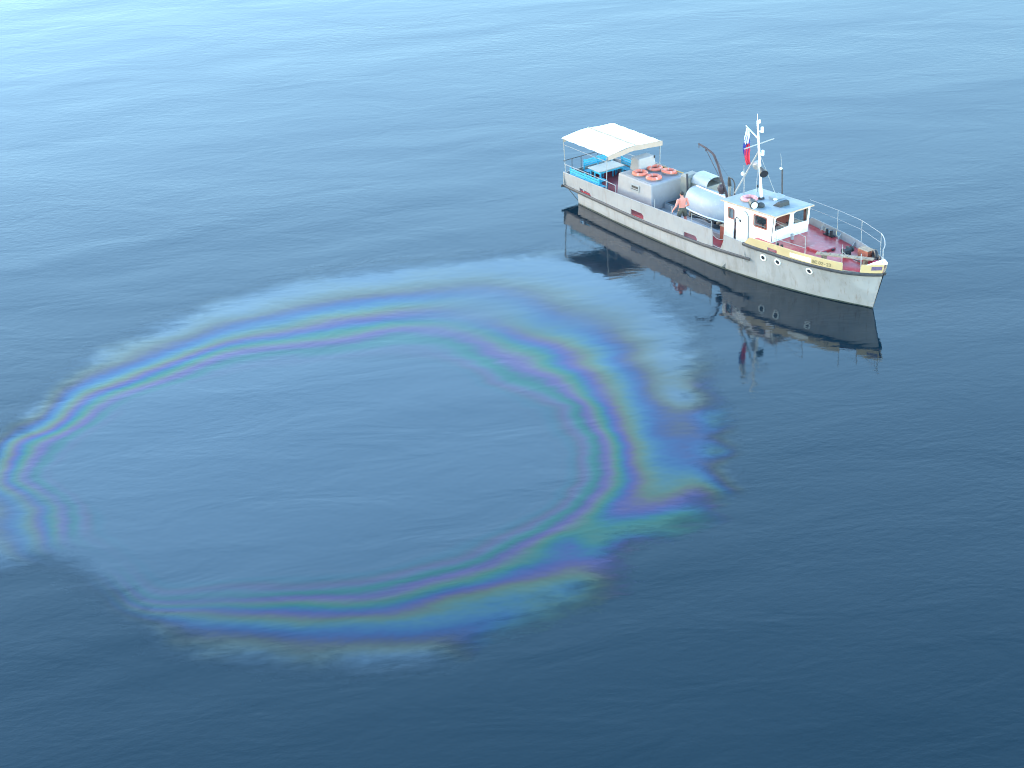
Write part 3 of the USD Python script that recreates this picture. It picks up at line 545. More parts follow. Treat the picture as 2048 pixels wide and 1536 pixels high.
# open deck hatch with its lid
hc = obj('hatch_coaming', frustum(6.06, 6.70, -.52, .24, .957, 6.08, 6.68, -.50, .22, 1.20, .02), GREY, tk)
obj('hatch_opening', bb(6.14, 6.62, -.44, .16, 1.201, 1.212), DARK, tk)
obj('hatch_rim', [bb(6.08, 6.14, -.50, .22, 1.2, 1.235), bb(6.62, 6.68, -.50, .22, 1.2, 1.235), bb(6.14, 6.62, -.50, -.44, 1.2, 1.235), bb(6.14, 6.62, .16, .22, 1.2, 1.235)], PLANKD, tk)
# beige casing with its exhaust pipe, and the arched hood behind it
cs = obj('engine_casing', frustum(6.05, 6.78, .30, 1.15, .96, 6.12, 6.70, .34, 1.10, 2.42, .10), BEIGE, BOAT)
obj('exhaust_pipe', tube([(6.74, .30, .96), (6.70, .28, 2.50), (6.70, .28, 2.56)], [.045, .045, .05], 10), RUBBER, cs)
def hood():
    a = np.linspace(0, np.pi, 17); o = [(0.50 * math.cos(t), .42 * math.sin(t) ** .8) for t in a]
    V, f = [], []
    for x in (6.72, 7.72):
        for dy, dz in o: V.append((x + .10 * dz, 1.0 + dy, 2.12 + dz))
        for dy, dz in o: V.append((x + .10 * dz, 1.0 + dy * .93, 2.12 + dz * .93))
    n = 17
    for i in range(n - 1):
        for (p, q, fl) in ((0, 2 * n, 0), (n, 3 * n, 1)):
            f += [[p + i, q + i, q + i + 1], [p + i, q + i + 1, p + i + 1]] if not fl else [[p + i, q + i + 1, q + i], [p + i, p + i + 1, q + i + 1]]
        f += [[2 * n + i, 3 * n + i, 3 * n + i + 1], [2 * n + i, 3 * n + i + 1, 2 * n + i + 1]]
    V += [(6.74, 1.0, 2.12)]; c = len(V) - 1
    for i in range(n - 1): f.append([c, i, i + 1])
    return trimesh.Trimesh(np.array(V), np.array(f), process=False)
hd = obj('vent_hood', hood(), BOATWHITE, BOAT, smooth=40)
obj('hood_base', bb(6.72, 7.70, .52, 1.48, .74, 2.12, .03), BEIGE, hd)

# ---------------------------------------------------------------- wheelhouse
ZR = lin([10.5, 13.8], [2.70, 2.86])         # underside of the roof
wall = Polygon([(10.62, .74), (12.70, .74), (12.70, 1.60), (13.56, 1.60), (13.70, ZR(13.7)), (10.62, ZR(10.62))])
aftwin = rrect(10.86, 11.25, 2.03, 2.50, .07)
frontwin = affinity.skew(rrect(12.46, 13.26, 2.10, 2.62, .07), 0, math.degrees(math.atan(.0485)), origin=(12.46, 2.1))
door_open = Polygon([(11.22, .85), (12.14, .85), (12.14, 2.40), (12.06, 2.52), (11.94, 2.58), (11.52, 2.56), (11.42, 2.50), (11.38, 2.30), (11.36, 2.12), (11.22, 2.08)])
stbd = wall.difference(aftwin).difference(frontwin).difference(door_open)
portwin = rrect(12.50, 13.36, 1.80, 2.62, .06)
port = wall.difference(portwin).difference(rrect(11.5, 12.2, 2.03, 2.55, .06))
walls = [plate(stbd, 'y', -1.04, -1.00), plate(port, 'y', 1.00, 1.04)]
def slope(m):                                  # front wall leans with the corner posts
    v = m.vertices.copy(); v[:, 0] += (v[:, 2] - 1.6) * .11; m.vertices = v; return m
fw_poly = Polygon([(-1.04, 1.60), (1.04, 1.60), (1.04, ZR(13.68)), (-1.04, ZR(13.68))])
w1 = Polygon([(-.95, 2.15), (-.13, 2.20), (-.10, 2.74), (-.26, 2.78), (-.90, 2.76), (-.95, 2.70)]); w2 = Polygon([(.13, 2.20), (.95, 2.17), (.95, 2.74), (.90, 2.78), (.27, 2.79), (.10, 2.72)])
walls.append(slope(plate(fw_poly.difference(w1).difference(w2), 'x', 13.52, 13.57)))
walls.append(plate(Polygon([(-1.0, .74), (1.0, .74), (1.0, ZR(10.6)), (-1.0, ZR(10.6))]).difference(rrect(.1, .78, 1.0, 2.4, .06)).difference(rrect(-.88, -.08, 1.75, 2.5, .06)), 'x', 10.60, 10.64))
wh = obj('wheelhouse', walls, WHITE, BOAT)
lining = [plate(stbd.intersection(sbox(10.66, 1.62, 13.5, 3)), 'y', -.995, -.985), plate(port.intersection(sbox(10.66, 1.62, 13.5, 3)), 'y', .985, .995),
          slope(plate(fw_poly.difference(w1).difference(w2).intersection(sbox(-.98, 1.6, .98, 3)), 'x', 13.505, 13.515)), bb(10.66, 13.5, -.98, .98, 1.56, 1.585)]
obj('interior_lining', lining, MAHOG, wh)
obj('roof', hullpts([(x, y, z) for x in (10.50, 13.82) for y in (-1.10, 1.10) for z in (ZR(x) + .006, ZR(x) + .05)] + [(x, y, ZR(x) + .10) for x in (10.6, 13.7) for y in (-.5, 0, .5)]), ROOFGREY, wh)
obj('roof_edge', [hullpts([(x, y, ZR(x) + z) for x in (10.49, 13.83) for y in (s * 1.10, s * 1.125) for z in (-.012, .045)]) for s in (-1, 1)] +
    [hullpts([(x, y, ZR(x) + z) for x in (a, a + .02) for y in (-1.125, 1.125) for z in (-.012, .045)]) for a in (10.47, 13.83)], TRIM, wh)
obj('window_pane', slope(plate(w1, 'x', 13.538, 13.546)), GLASS, wh); obj('window_pane', slope(plate(w2, 'x', 13.538, 13.546)), GLASS, wh)
for g, a, b in ((frontwin, -1.024, -1.016), (portwin, 1.016, 1.024)):
    obj('window_pane', plate(g, 'y', a, b), GLASS, wh)
obj('window_pane', plate(aftwin, 'y', -1.024, -1.016), GLASS, wh)
for g in (frontwin, aftwin):
    obj('window_frame', plate(g.buffer(.02).difference(g.buffer(-.025)), 'y', -1.052, -1.043), MAHOG, wh)
obj('window_bar', hullpts([(x, y, 2.17 + (x - 12.46) * .0485 + z) for x in (12.47, 13.25) for y in (-1.012, -1.003) for z in (0, .03)]), STEEL, wh)
# the door stands ajar: hinged at its fore edge
dl = door_open.buffer(-.012).intersection(sbox(11.40, .9, 12.13, 3)).difference(affinity.scale(sbox(0, 0, 1, 1).centroid.buffer(.075), 1, 1))
dl = dl.difference(affinity.translate(Polygon([(.075 * math.cos(t), .075 * math.sin(t)) for t in np.linspace(0, 6.28, 20)]), 11.66, 2.10))
dm = plate(dl, 'y', -1.075, -1.045)
def swing(m, ang=math.radians(-1)):
    v = m.vertices.copy(); x, y = v[:, 0] - 12.13, v[:, 1] + 1.05
    v[:, 0] = 12.13 + x * math.cos(ang) - y * math.sin(ang); v[:, 1] = -1.05 + x * math.sin(ang) + y * math.cos(ang); m.vertices = v; return m
door = obj('door', swing(dm), WHITE, wh)
pr = torus(.082, .016, 1, 20, 6); pr.apply_transform(trimesh.transformations.rotation_matrix(math.pi / 2, [1, 0, 0])); pr.apply_translation([11.66, -1.078, 2.10])
obj('door_rim', swing(pr), WHITE, wh)
g = trimesh.creation.cylinder(.078, .012, sections=20); g.apply_transform(trimesh.transformations.rotation_matrix(math.pi / 2, [1, 0, 0])); g.apply_translation([11.66, -1.058, 2.10])
obj('door_pane', swing(g), DARK, wh)
obj('door_seal', [plate(door_open.buffer(.018).difference(door_open.buffer(-.004)).intersection(sbox(11.9, 1.4, 12.3, 2.7)), 'y', -1.050, -1.042)], RUBBER, wh)
obj('door_handle', tube([(11.42, -1.10, 2.16), (11.50, -1.13, 2.22), (11.60, -1.13, 2.20)], .022, 6), DARK, wh)
# console, wheel and seat seen through the windows
obj('console', [bb(13.0, 13.5, -.9, .9, 1.585, 2.02, .02), hullpts([(13.0, y, 2.02) for y in (-.9, .9)] + [(13.5, y, z) for y in (-.9, .9) for z in (2.02, 2.16)])], GREY, wh)
sw = torus(.24, .022, 1, 26, 6); sw.apply_transform(trimesh.transformations.rotation_matrix(math.pi / 2 - .35, [0, 1, 0])); sw.apply_translation([12.9, -.35, 2.12])
obj('steering_wheel', [sw, tube([(12.9, -.35, 2.12), (13.05, -.35, 2.05)], .03), tube([(12.9, -.58, 2.12), (12.9, -.12, 2.12)], .012)], DARK, wh)
obj('compass', [ball((13.25, .35, 2.18), .11), bb(13.1, 13.4, .2, .5, 2.08, 2.14, .02)], DARK, wh)
obj('helm_seat', [bb(12.1, 12.5, -.55, -.15, 2.0, 2.1, .03), bb(12.08, 12.16, -.55, -.15, 2.1, 2.45, .03), tube([(12.3, -.35, 1.585), (12.3, -.35, 2.0)], .04)], TARP, wh)

# ---------------------------------------------------------------- on the wheelhouse roof (fixed parts of the boat)
zr = lambda x: float(ZR(x)) + .09
def lerp(a, b, t): return np.array(a) + (np.array(b) - np.array(a)) * t
MB, MT = (11.80, 0, zr(11.8)), (11.44, 0, 6.25)
mast = obj('mast', tube([MB, lerp(MB, MT, .5), MT], [.062, .052, .04], 10), WHITE, BOAT, smooth=40)
obj('mast_step', [bb(11.7, 11.9, -.1, .1, zr(11.8) - .02, zr(11.8) + .10, .02)], RUBBER, mast)
obj('masthead_antenna', tube([(11.44, 0, 6.2), (11.43, 0, 6.55)], .014, 6), WHITE, mast)
obj('masthead_light', [ball((11.47, .09, 6.24), .055, (1, 1, 1)), bb(11.42, 11.52, .0, .12, 6.14, 6.18, .01)], WHITE, mast)
obj('mast_light', [tube([(11.60, .13, 5.80), (11.60, .13, 5.98)], .065, 10), bb(11.48, 11.66, .05, .16, 5.76, 5.80)], WHITE, mast)
obj('lower_light', [tube([(11.68, .12, 4.80), (11.68, .12, 4.98)], .065, 10), bb(11.58, 11.72, .04, .16, 4.76, 4.80)], WHITE, mast)
obj('yard', tube([(11.55, -.84, 5.22), (11.55, .88, 5.30)], .026, 8), STEEL, mast)
obj('gaff', tube([lerp(MB, MT, .77), (10.74, 0, 5.86)], [.03, .022], 8), WHITE, mast)
obj('aft_strut', tube([lerp(MB, MT, .62), (10.30, -.15, zr(10.5) - .03)], .036, 8), STEEL, mast)
obj('stay', tube([lerp(MB, MT, .60), (12.45, .35, zr(12.4))], .010, 5), STEEL, mast)
obj('stay', tube([lerp(MB, MT, .60), (12.2, -.75, zr(12.2))], .008, 5), STEEL, mast)
obj('halyard', tube([(10.74, 0, 5.86), (10.70, .02, 3.9), (10.72, .03, zr(10.7))], .006, 4), STEEL, mast)
hb_ = lerp(MB, MT, .415)
def cone(p0, p1, r0, r1, n=18): return tube([p0, p1], [r0, r1], n)
lh = obj('loudspeaker', cone(hb_ + [.10, -.05, .02], hb_ + [.50, -.22, -.14], .05, .19), DARK, mast)
obj('horn_bracket', tube([hb_, hb_ + [.14, -.06, .01]], .022, 6), RUBBER, lh)
fl = obj('floodlight', cone(hb_ + [-.15, .12, .0], hb_ + [-.45, .25, -.10], .10, .20), STEEL, mast)
obj('lamp_bracket', tube([hb_, hb_ + [-.2, .14, 0]], .022, 6), RUBBER, fl)
AP = (10.68, .02)
ap = obj('whip_antenna', tube([(*AP, zr(10.7) - .02), (AP[0], AP[1], 3.62), (AP[0] - .06, AP[1], 4.07)], [.020, .018, .008], 6), STEEL, BOAT)
obj('antenna_dome', ball((10.58, .03, 3.66), .085, (1, 1, 1.1)), WHITE, ap)
rd = obj('radio_mast', tube([(12.02, 1.0, zr(12) - .06), (11.98, 1.0, 4.02)], .035, 8), RUBBER, BOAT)
obj('radio_antenna', tube([(11.97, .98, 3.98), (11.90, .96, 4.70)], [.014, .007], 6), STEEL, rd)
obj('antenna_base', ball((11.93, .97, 4.04), .06, (1, 1, 1)), WHITE, rd)
sl = obj('searchlight', cone((12.10, -.82, zr(12.1) + .13), (12.42, -.98, zr(12.4) + .10), .17, .19), DARK, BOAT, smooth=40)
obj('lens', cone((12.42, -.98, zr(12.4) + .10), (12.44, -.99, zr(12.4) + .10), .145, .13), HORNIN, sl)
obj('lamp_foot', [bb(12.16, 12.30, -.95, -.81, zr(12.2) - .06, zr(12.2) + .06, .02), ball((12.55, -.72, zr(12.5) + .08), .14, (1.2, 1, .9))], TARP, sl)
obj('forward_vent', [hullpts([(12.75, y, zr(12.8) - .02) for y in (-.28, .30)] + [(13.22, y, zr(13.2) - .05) for y in (-.28, .30)] + [(13.22, y, zr(13.2) + .20) for y in (-.24, .26)] + [(13.05, y, zr(13.1) + .22) for y in (-.22, .24)])], TARP, BOAT)
obj('roof_locker', [bb(11.95, 12.35, .25, .85, zr(12) - .08, zr(12) + .14, .03)], ROOFGREY, BOAT)
obj('roof_seam', [hullpts([(11.2, y, zr(11.2) - .005) for y in (.17, .20)] + [(13.6, y, zr(13.6) - .005) for y in (.17, .20)] + [(11.2, y, zr(11.2) + .012) for y in (.17, .20)] + [(13.6, y, zr(13.6) + .012) for y in (.17, .20)])], STEEL, BOAT)
obj('roof_lamp', [ball((12.35, .28, zr(12.3) + .05), .075, (1.3, 1, .8)), tube([(12.35, .28, zr(12.3) - .05), (12.35, .28, zr(12.3) + .04)], .03, 8)], WHITE, BOAT)
obj('bell', [ball((10.95, .55, zr(10.9) + .28), .05), tube([(10.95, .55, zr(10.9) - .05), (10.95, .55, zr(10.9) + .26)], .012, 5)], DARK, BOAT)

# ---------------------------------------------------------------- davit behind the wheelhouse
dv = obj('davit', tube([(9.70, .05, .98), (9.55, .05, 2.45), (9.25, .05, 3.02), (8.98, .05, 3.62), (8.72, .05, 4.00), (8.60, .05, 4.08), (8.20, .05, 4.20), (7.70, .05, 4.28)], [.065, .060, .055, .055, .055, .05, .045, .04], 8), BROWN, BOAT, smooth=40)
obj('davit_hook', tube([(7.72, .05, 4.28), (7.72, .05, 4.10)], .018, 6), BROWN, dv)
obj('davit_sheave', tube([(8.18, .05, 4.20), (8.18, .05, 4.06)], .03, 6), BROWN, dv)
obj('davit_tie', tube([(8.18, .05, 4.14), (9.30, .05, 2.85)], .014, 5), BROWN, dv)
obj('winch', [ball((9.28, -.05, 2.66), .15, (1, .9, 1.3)), bb(9.2, 9.38, -.12, .1, 2.40, 2.60, .03)], BROWN, dv)
obj('fall_wire', tube([(8.60, .05, 4.06), (9.72, .0, 3.30)], .006, 4), DARK, dv)
ex = obj('exhaust_stack', tube([(9.80, 0, .98), (9.80, 0, 2.92)], .065, 10), BEIGE, BOAT, smooth=40)
obj('stack_top', tube([(9.80, 0, 2.90), (9.78, 0, 3.02), (9.75, 0, 3.30)], [.085, .085, .05], 10), DARK, ex)
obj('vent_pipe', tube(bez((9.80, .0, 3.26), (9.95, .02, 3.32), (10.10, .04, 3.15), (10.08, .04, 2.9)).tolist() + [(10.06, .04, 2.2), (10.06, .04, .98)], .03, 8), RUBBER, BOAT, smooth=40)

# ---------------------------------------------------------------- rails
def post(p, h, r=.013): return tube([p, np.array(p) + [0, 0, h]], r, 6)
for s in (-1, 1):
    zt = {14.45: 2.67, 15.92: 2.72, 17.56: 2.72} if s < 0 else {14.8: 2.82, 16.5: 2.92, 18.1: 2.98}
    P = []
    for k, (xx, z) in enumerate(zt.items()):
        b = shellpt(xx, float(YTOP(xx)) if s > 0 else float(YTOP(xx)) - (.3 if k == 2 else 0), .03, s); P.append((b, z))
        obj('rail_post', post(b, z - b[2]), STEEL, BOAT)
    if s < 0:
        b = shellpt(18.28, 1.62, .03, s); obj('rail_post', post(b, .82, .022), STEEL, BOAT)
        t = [np.array([b[0], b[1], z]) for b, z in P]
        obj('rail', tube([shellpt(13.3, 2.22, .25, s), t[0] - [0, 0, .44], t[1] - [0, 0, .50]], .012, 5), STEEL, BOAT)
        obj('rail', tube([(13.68, -1.0, 2.62), t[1] - [0, 0, .03]], .010, 5), STEEL, BOAT)
        obj('rail', tube(bez(t[2] - [0, 0, .28], t[2] + [.35, .15, -.62], shellpt(18.28, 2.25, .03, s)), .010, 5), STEEL, BOAT)
    else:
        t = [np.array([b[0], b[1], z]) for b, z in P]
        a0 = shellpt(12.9, 2.70, .03, s)
        obj('rail', tube([a0] + t, .011, 6), STEEL, BOAT)
        obj('rail', tube([a0 - [0, 0, .38]] + [q - [0, 0, .40] for q in t], .009, 5), STEEL, BOAT)
        tip = np.array([18.92, 0, 2.70])
        obj('pulpit', tube(bez(t[2], t[2] + [.55, -.3, .0], tip + [0, .15, .05], tip).tolist() + [(18.98, -.05, 2.35), (18.97, -.05, 2.05)], .020, 8), STEEL, BOAT, smooth=40)
for s in (-1, 1):
    prev = None
    for xx in (6.9, 8.07, 9.37, 10.66):
        b = shellpt(xx, float(BTOP(xx)), .02, s); obj('stanchion', post(b, .40, .016), STEEL, BOAT)
        t = b + [0, 0, .39]
        if prev is not None and not (s < 0 and 8 < xx < 10): obj('rail', tube([prev, t], .009, 5), STEEL, BOAT)
        prev = t
# rails round the awning deck
for s in (-1, 1):
    b0, b1, b2 = shellpt(.12, 1.29, .02, s), shellpt(3.27, 1.39, .02, s), shellpt(4.1, 1.42, .02, s)
    obj('rail', tube([b0 + [0, 0, .42], b1 + [0, 0, .40], b2 + [0, 0, .36]], .017, 6), STEEL, BOAT)
    obj('stanchion', post(b2, .37), STEEL, BOAT)
obj('stern_rail', tube([(.10, -1.55, 1.86), (.10, 1.55, 1.86)], .020, 6), RUBBER, BOAT)
for y in (-1.04, -.5, .5, 1.04):
    obj('stanchion', post((.10, y, .7), 1.16, .014), RUBBER, BOAT)

# ---------------------------------------------------------------- awning
AWP = .13
aw_ = obj('awning_frame', [tube([shellpt(.12, .72, .06, s), (.12, s * 1.55, 2.94)], .022, 6) for s in (-1, 1)] + [tube([shellpt(3.27, .72, .06, s), (3.35, s * 1.57, 2.94)], .022, 6) for s in (-1, 1)] +
          [tube([(.12, s * 1.55, 2.66), (3.35, s * 1.57, 2.66)], .013, 5) for s in (-1,)] + [tube([(x, -1.55, 2.95), (x, 0, 3.08), (x, 1.55, 2.95)], .018, 6) for x in (.12, 1.75, 3.35)], STEEL, BOAT)
def cloth():
    X = np.linspace(.03, 3.44, 25); W = np.linspace(-1, 1, 25); V = []
    for x in X:
        for w in W:
            z = 3.0 + AWP * (1 - abs(w))
            u = (x - .03) / 3.41
            z -= .018 * math.sin(math.pi * ((u * 2) % 1)) * (.6 + .4 * math.cos(3 * w)) * (1 - .5 * abs(w)) + .012 * math.sin(9 * x + 4 * w)
            if abs(w) > .999: z -= .03
            V.append((x + .03 * math.sin(5 * w), 1.60 * w, z))
    V = np.array(V); f = []
    for i in range(24):
        for j in range(24):
            a, b, c, d = i * 25 + j, (i + 1) * 25 + j, (i + 1) * 25 + j + 1, i * 25 + j + 1; f += [[a, b, c], [a, c, d]]
    top = trimesh.Trimesh(V, np.array(f), process=False); bot = trimesh.Trimesh(V - [0, 0, .012], np.array(f)[:, ::-1], process=False)
    return [top, bot]
aw = obj('awning', cloth(), CANVAS, BOAT, smooth=25)
def curtain(pts, drop):
    p = np.array(pts, float); n = len(p); V = np.concatenate([p, p - np.array([[0, 0, d] for d in drop])]); f = []
    for i in range(n - 1): f += [[i, n + i, n + i + 1], [i, n + i + 1, i + 1]]
    V2 = np.concatenate([V, V + [.008, .004, 0]]); f2 = [[a + 2 * n, c + 2 * n, b + 2 * n] for a, b, c in f]
    return trimesh.Trimesh(V2, np.array(f + f2), process=False)
W = np.linspace(-1, 1, 25)
obj('valance', curtain([(3.455 + .02 * math.sin(7 * w), 1.60 * w, 3.0 + AWP * (1 - abs(w))) for w in W], [.24 + .008 * math.sin(11 * w) for w in W]), VALANCE, aw)
obj('ridge_seam', tube([(x, .0, 3.150 - .018 * math.sin(math.pi * (((x - .03) / 3.41 * 2) % 1))) for x in np.linspace(.05, 3.42, 24)], .028, 5), ROPE, aw)
obj('corner_gusset', hullpts([(.12, -1.55, 2.97), (.12, -1.55, 2.78), (.5, -1.56, 2.96), (.12, -1.53, 2.97), (.12, -1.53, 2.78), (.5, -1.54, 2.96)]), BEIGE, aw)

# ---------------------------------------------------------------- foredeck fittings
wl = obj('windlass', [tube([(16.62, .12, 1.88), (16.62, .58, 1.88)], .085, 14), tube([(16.62, .09, 1.88), (16.62, .13, 1.88)], .13, 14), tube([(16.62, .57, 1.88), (16.62, .61, 1.88)], .13, 14), bb(16.52, 16.72, .20, .50, 1.66, 1.84, .03), bb(16.55, 16.68, .28, .40, 1.88, 2.06, .03)], TARP, BOAT)
obj('anchor_chain', tube([(16.72, .2, 1.78), (17.2, .1, 1.75), (17.6, .05, 1.74), (18.2, 0, 1.75)], .03, 6), DARK, wl)
obj('brake_lever', tube([(16.66, .05, 1.72), (16.98, -.25, 1.90)], .018, 5), DARK, wl)
hh = obj('fore_hatch', bb(15.0, 15.85, -.42, .48, 1.62, 1.76, .03), DECKRED, BOAT)
for y in (-.25, .2):
    obj('hatch_hinge', bb(15.86, 15.92, y, y + .12, 1.66, 1.74, .01), DARK, hh)
for (xx, yy) in ((14.35, 1.42), (14.2, -1.30)):
    bo = obj('bollard', [tube([(xx, yy, 1.62), (xx, yy, 1.90)], .065, 10), tube([(xx + .28, yy - .02, 1.62), (xx + .28, yy - .02, 1.90)], .065, 10), bb(xx - .12, xx + .4, yy - .1, yy + .1, 1.63, 1.67)], DARK, BOAT)
obj('deck_vent', [tube([(13.85, -.12, 1.62), (13.85, -.12, 1.84)], .07, 10), ball((13.87, -.12, 1.86), .09, (1.1, 1, .8))], GREY, BOAT)

# ---------------------------------------------------------------- things on board
def ring(name, label, loc, rotz, mat, group, tilt=(0, 0)):
    path = thing(name, label, 'life ring', (0, 0, 0), group)
    p = obj('ring', torus(.272, .098, .82, 44, 14), mat, path, smooth=True)
    for k in range(4):
        a = k * math.pi / 2 + .4
        t = torus(.272, .102, .84, 8, 14, a - .13, a + .13); obj('band', t, BUOYBAND, path, smooth=True)
    o = []
    for k in range(4):
        a0, a1 = k * math.pi / 2 + .4, (k + 1) * math.pi / 2 + .4; A = np.linspace(a0, a1, 12)
        o.append(tube([((.375 + .035 * math.sin(math.pi * i / 11)) * math.cos(a), (.375 + .035 * math.sin(math.pi * i / 11)) * math.sin(a), -.03) for i, a in enumerate(A)], .010, 5))
    obj('grab_line', o, ROPE, path)
    x = UsdGeom.Xform(stage.GetPrimAtPath(path)); x.ClearXformOpOrder(); x.AddTranslateOp().Set(Gf.Vec3d(*loc)) if False else x.GetOrderedXformOps()
    x.GetPrim().GetAttribute('xformOp:translate').Set(Gf.Vec3d(*map(float, loc)))
    x.SetXformOpOrder([UsdGeom.XformOp(x.GetPrim().GetAttribute('xformOp:translate')), x.AddRotateXYZOp()])
    x.GetPrim().GetAttribute('xformOp:rotateXYZ').Set(Gf.Vec3f(tilt[0], tilt[1], rotz))
    return path
GR = 'life rings lying on the deckhouse roof'
r0 = ring('life_ring', 'orange life ring nearest the awning, near side of the grey deckhouse roof', (4.24, -.38, 2.105), 10, BUOY, GR)
copy(r0, (5.08, -.28, 2.105), 50, 'orange life ring nearest the person, at the front near edge of the deckhouse roof', GR)
copy(r0, (4.16, .56, 2.105), 80, 'orange life ring lying right in front of the white companion hood on the roof', GR)
copy(r0, (4.98, .72, 2.125), 130, 'orange life ring leaning under the ochre pole beside the beige casing', GR, (6, 5))
ring('roof_life_ring', 'faded pink life ring lying alone on the wheelhouse roof behind the searchlight', (11.48, -.40, zr(11.5) + .05), 20, PINK, None)

# boat hook on the far edge of the deckhouse roof
bh = thing('boat_hook', 'long ochre wooden pole lying along the far edge of the deckhouse roof', 'boat hook', (4.5, .95, 2.06))
obj('shaft', tube([(3.45, .93, 2.075), (5.68, .97, 2.16)], .032, 8), OCHRE, bh)
obj('hook', [tube(bez((3.46, .93, 2.08), (3.35, .95, 2.12), (3.36, 1.03, 2.16), (3.46, 1.02, 2.14)), .022, 6), ball((3.52, .93, 2.09), .05, (1.6, 1, 1))], TRIM, bh)

# dinghy, keel up on its chocks
def dinghy():
    T = np.linspace(0, 1, 30); V = []; n = 15
    for t in T:
        x = 7.15 + 3.25 * t
        w = .72 * (1 - np.clip((t - .38) / .62, 0, 1) ** 2.2) + .0; w = max(w * (1 - .16 * (1 - np.clip(t / .38, 0, 1)) ** 2), .015)
        h = .86 - .05 * np.clip((t - .5) / .5, 0, 1) ** 2; g = 1.24 + .16 * (t - .35) ** 2 * np.sign(.35 - t)
        row = []
        for a in np.linspace(-1, 1, n):
            s = abs(a); yy = w * math.sin(min(s, 1) * math.pi / 2) ** .78; zz = g + h * math.cos(s * math.pi / 2) ** .62
            row.append((x, .36 + math.copysign(yy, a), zz))
        V.append(row)
    V = np.array(V); f = []
    for i in range(len(T) - 1):
        for j in range(n - 1):
            a, b, c, d = i * n + j, (i + 1) * n + j, (i + 1) * n + j + 1, i * n + j + 1; f += [[a, b, c], [a, c, d]]
    V2 = V.reshape(-1, 3); c = len(V2); V2 = np.vstack([V2, [[7.15, .36, 1.3]]])
    for j in range(n - 1): f.append([j + 1, c, j])
    return trimesh.Trimesh(V2, np.array(f)[:, ::-1], process=False), V
dm_, DV = dinghy()
dg = thing('dinghy', 'white wooden dinghy lying keel up on chocks behind the wheelhouse', 'dinghy', (8.8, .36, 1.2))
obj('hull', trimesh.Trimesh(dm_.vertices, dm_.faces, process=False), BOATWHITE, dg, smooth=50)
obj('keel', tube([tuple(DV[i, 7] + [0, 0, .03]) for i in range(1, 29)], .035, 6), WHITE, dg)
for k in (0, 14):
    obj('gunwale', tube([tuple(DV[i, k]) for i in range(0, 29)], .035, 6), WHITE, dg)
for xx in (7.6, 9.4):
    obj('chock', bb(xx, xx + .10, -.40, 1.10, .98, 1.22, .01), WOOD, BOAT)

# awning deck furniture
def bench(label, x0, x1, y0, y1, back):
    """slatted bench between two corners, backrest along one side: 's' starboard, 'p' port, 'a' aft"""
    t = thing('bench', label, 'bench', ((x0 + x1) / 2, (y0 + y1) / 2, .74), 'blue benches under the awning')
    along_x = back in 'sp'
    for k in range(4):
        if along_x: w = (y1 - y0) / 4; m = bb(x0, x1, y0 + k * w + .01, y0 + (k + 1) * w - .01, 1.16, 1.19, .006)
        else: w = (x1 - x0) / 4; m = bb(x0 + k * w + .01, x0 + (k + 1) * w - .01, y0, y1, 1.16, 1.19, .006)
        obj('seat_slat', m, CYAN, t)
    n = 3
    for k in range(n):
        z = 1.26 + k * .115
        if back == 's': m = bb(x0, x1, y0 - .02, y0 + .005, z, z + .085, .006)
        elif back == 'p': m = bb(x0, x1, y1 - .005, y1 + .02, z, z + .085, .006)
        else: m = bb(x0 - .02, x0 + .005, y0, y1, z + .10, z + .185, .006)
        obj('back_slat', m, CYAN, t)
    L = (x1 - x0) if along_x else (y1 - y0); q = 3
    for k in range(q):
        u = (.04 + (L - .08) * k / (q - 1))
        for far in (0, 1):
            if along_x: px = x0 + u; py = (y0, y1)[far]; tall = (back == 's') == (far == 0)
            else: px = (x0, x1)[far]; py = y0 + u; tall = far == 0
            top = 1.62 if tall and back != 'a' else (1.72 if tall else 1.16)
            obj('leg', bb(px - .025, px + .025, py - .025, py + .025, .745, top, .006), CYAN, t)
    return t
bench('blue slatted bench along the near bulwark with its back to the viewer', .44, 2.62, -1.43, -1.05, 's')
bench('blue slatted bench along the far bulwark behind the table', .75, 2.85, 1.02, 1.40, 'p')
bench('blue slatted bench across the stern rail at the after end of the awning', .22, .58, -.45, 1.30, 'a')
tb = thing('table', 'light topped table on blue legs standing under the white awning', 'table', (1.2, .15, .74))
obj('tabletop', bb(.72, 1.62, -.62, .90, 1.46, 1.50, .012), TABLE, tb)
obj('apron', [bb(.78, 1.56, y, y + .03, 1.36, 1.458) for y in (-.55, .80)] + [bb(x, x + .03, -.52, .80, 1.36, 1.458) for x in (.78, 1.53)], CYAN, tb)
for x in (.80, 1.52):
    for y in (-.53, .79): obj('leg', bb(x, x + .06, y, y + .06, .745, 1.36, .008), CYAN, tb)
ch = thing('chair', 'blue open frame chair at the near end of the light topped table', 'chair', (1.85, -.75, .74))
obj('seat', bb(1.58, 2.02, -.88, -.48, 1.16, 1.20, .01), CYAN, ch)
for x in (1.58, 1.98):
    obj('leg', bb(x, x + .05, -.92, -.87, .745, 1.62, .008), CYAN, ch); obj('leg', bb(x, x + .05, -.52, -.47, .745, 1.16, .008), CYAN, ch)
obj('back_rail', bb(1.63, 1.98, -.915, -.875, 1.54, 1.61, .008), CYAN, ch)

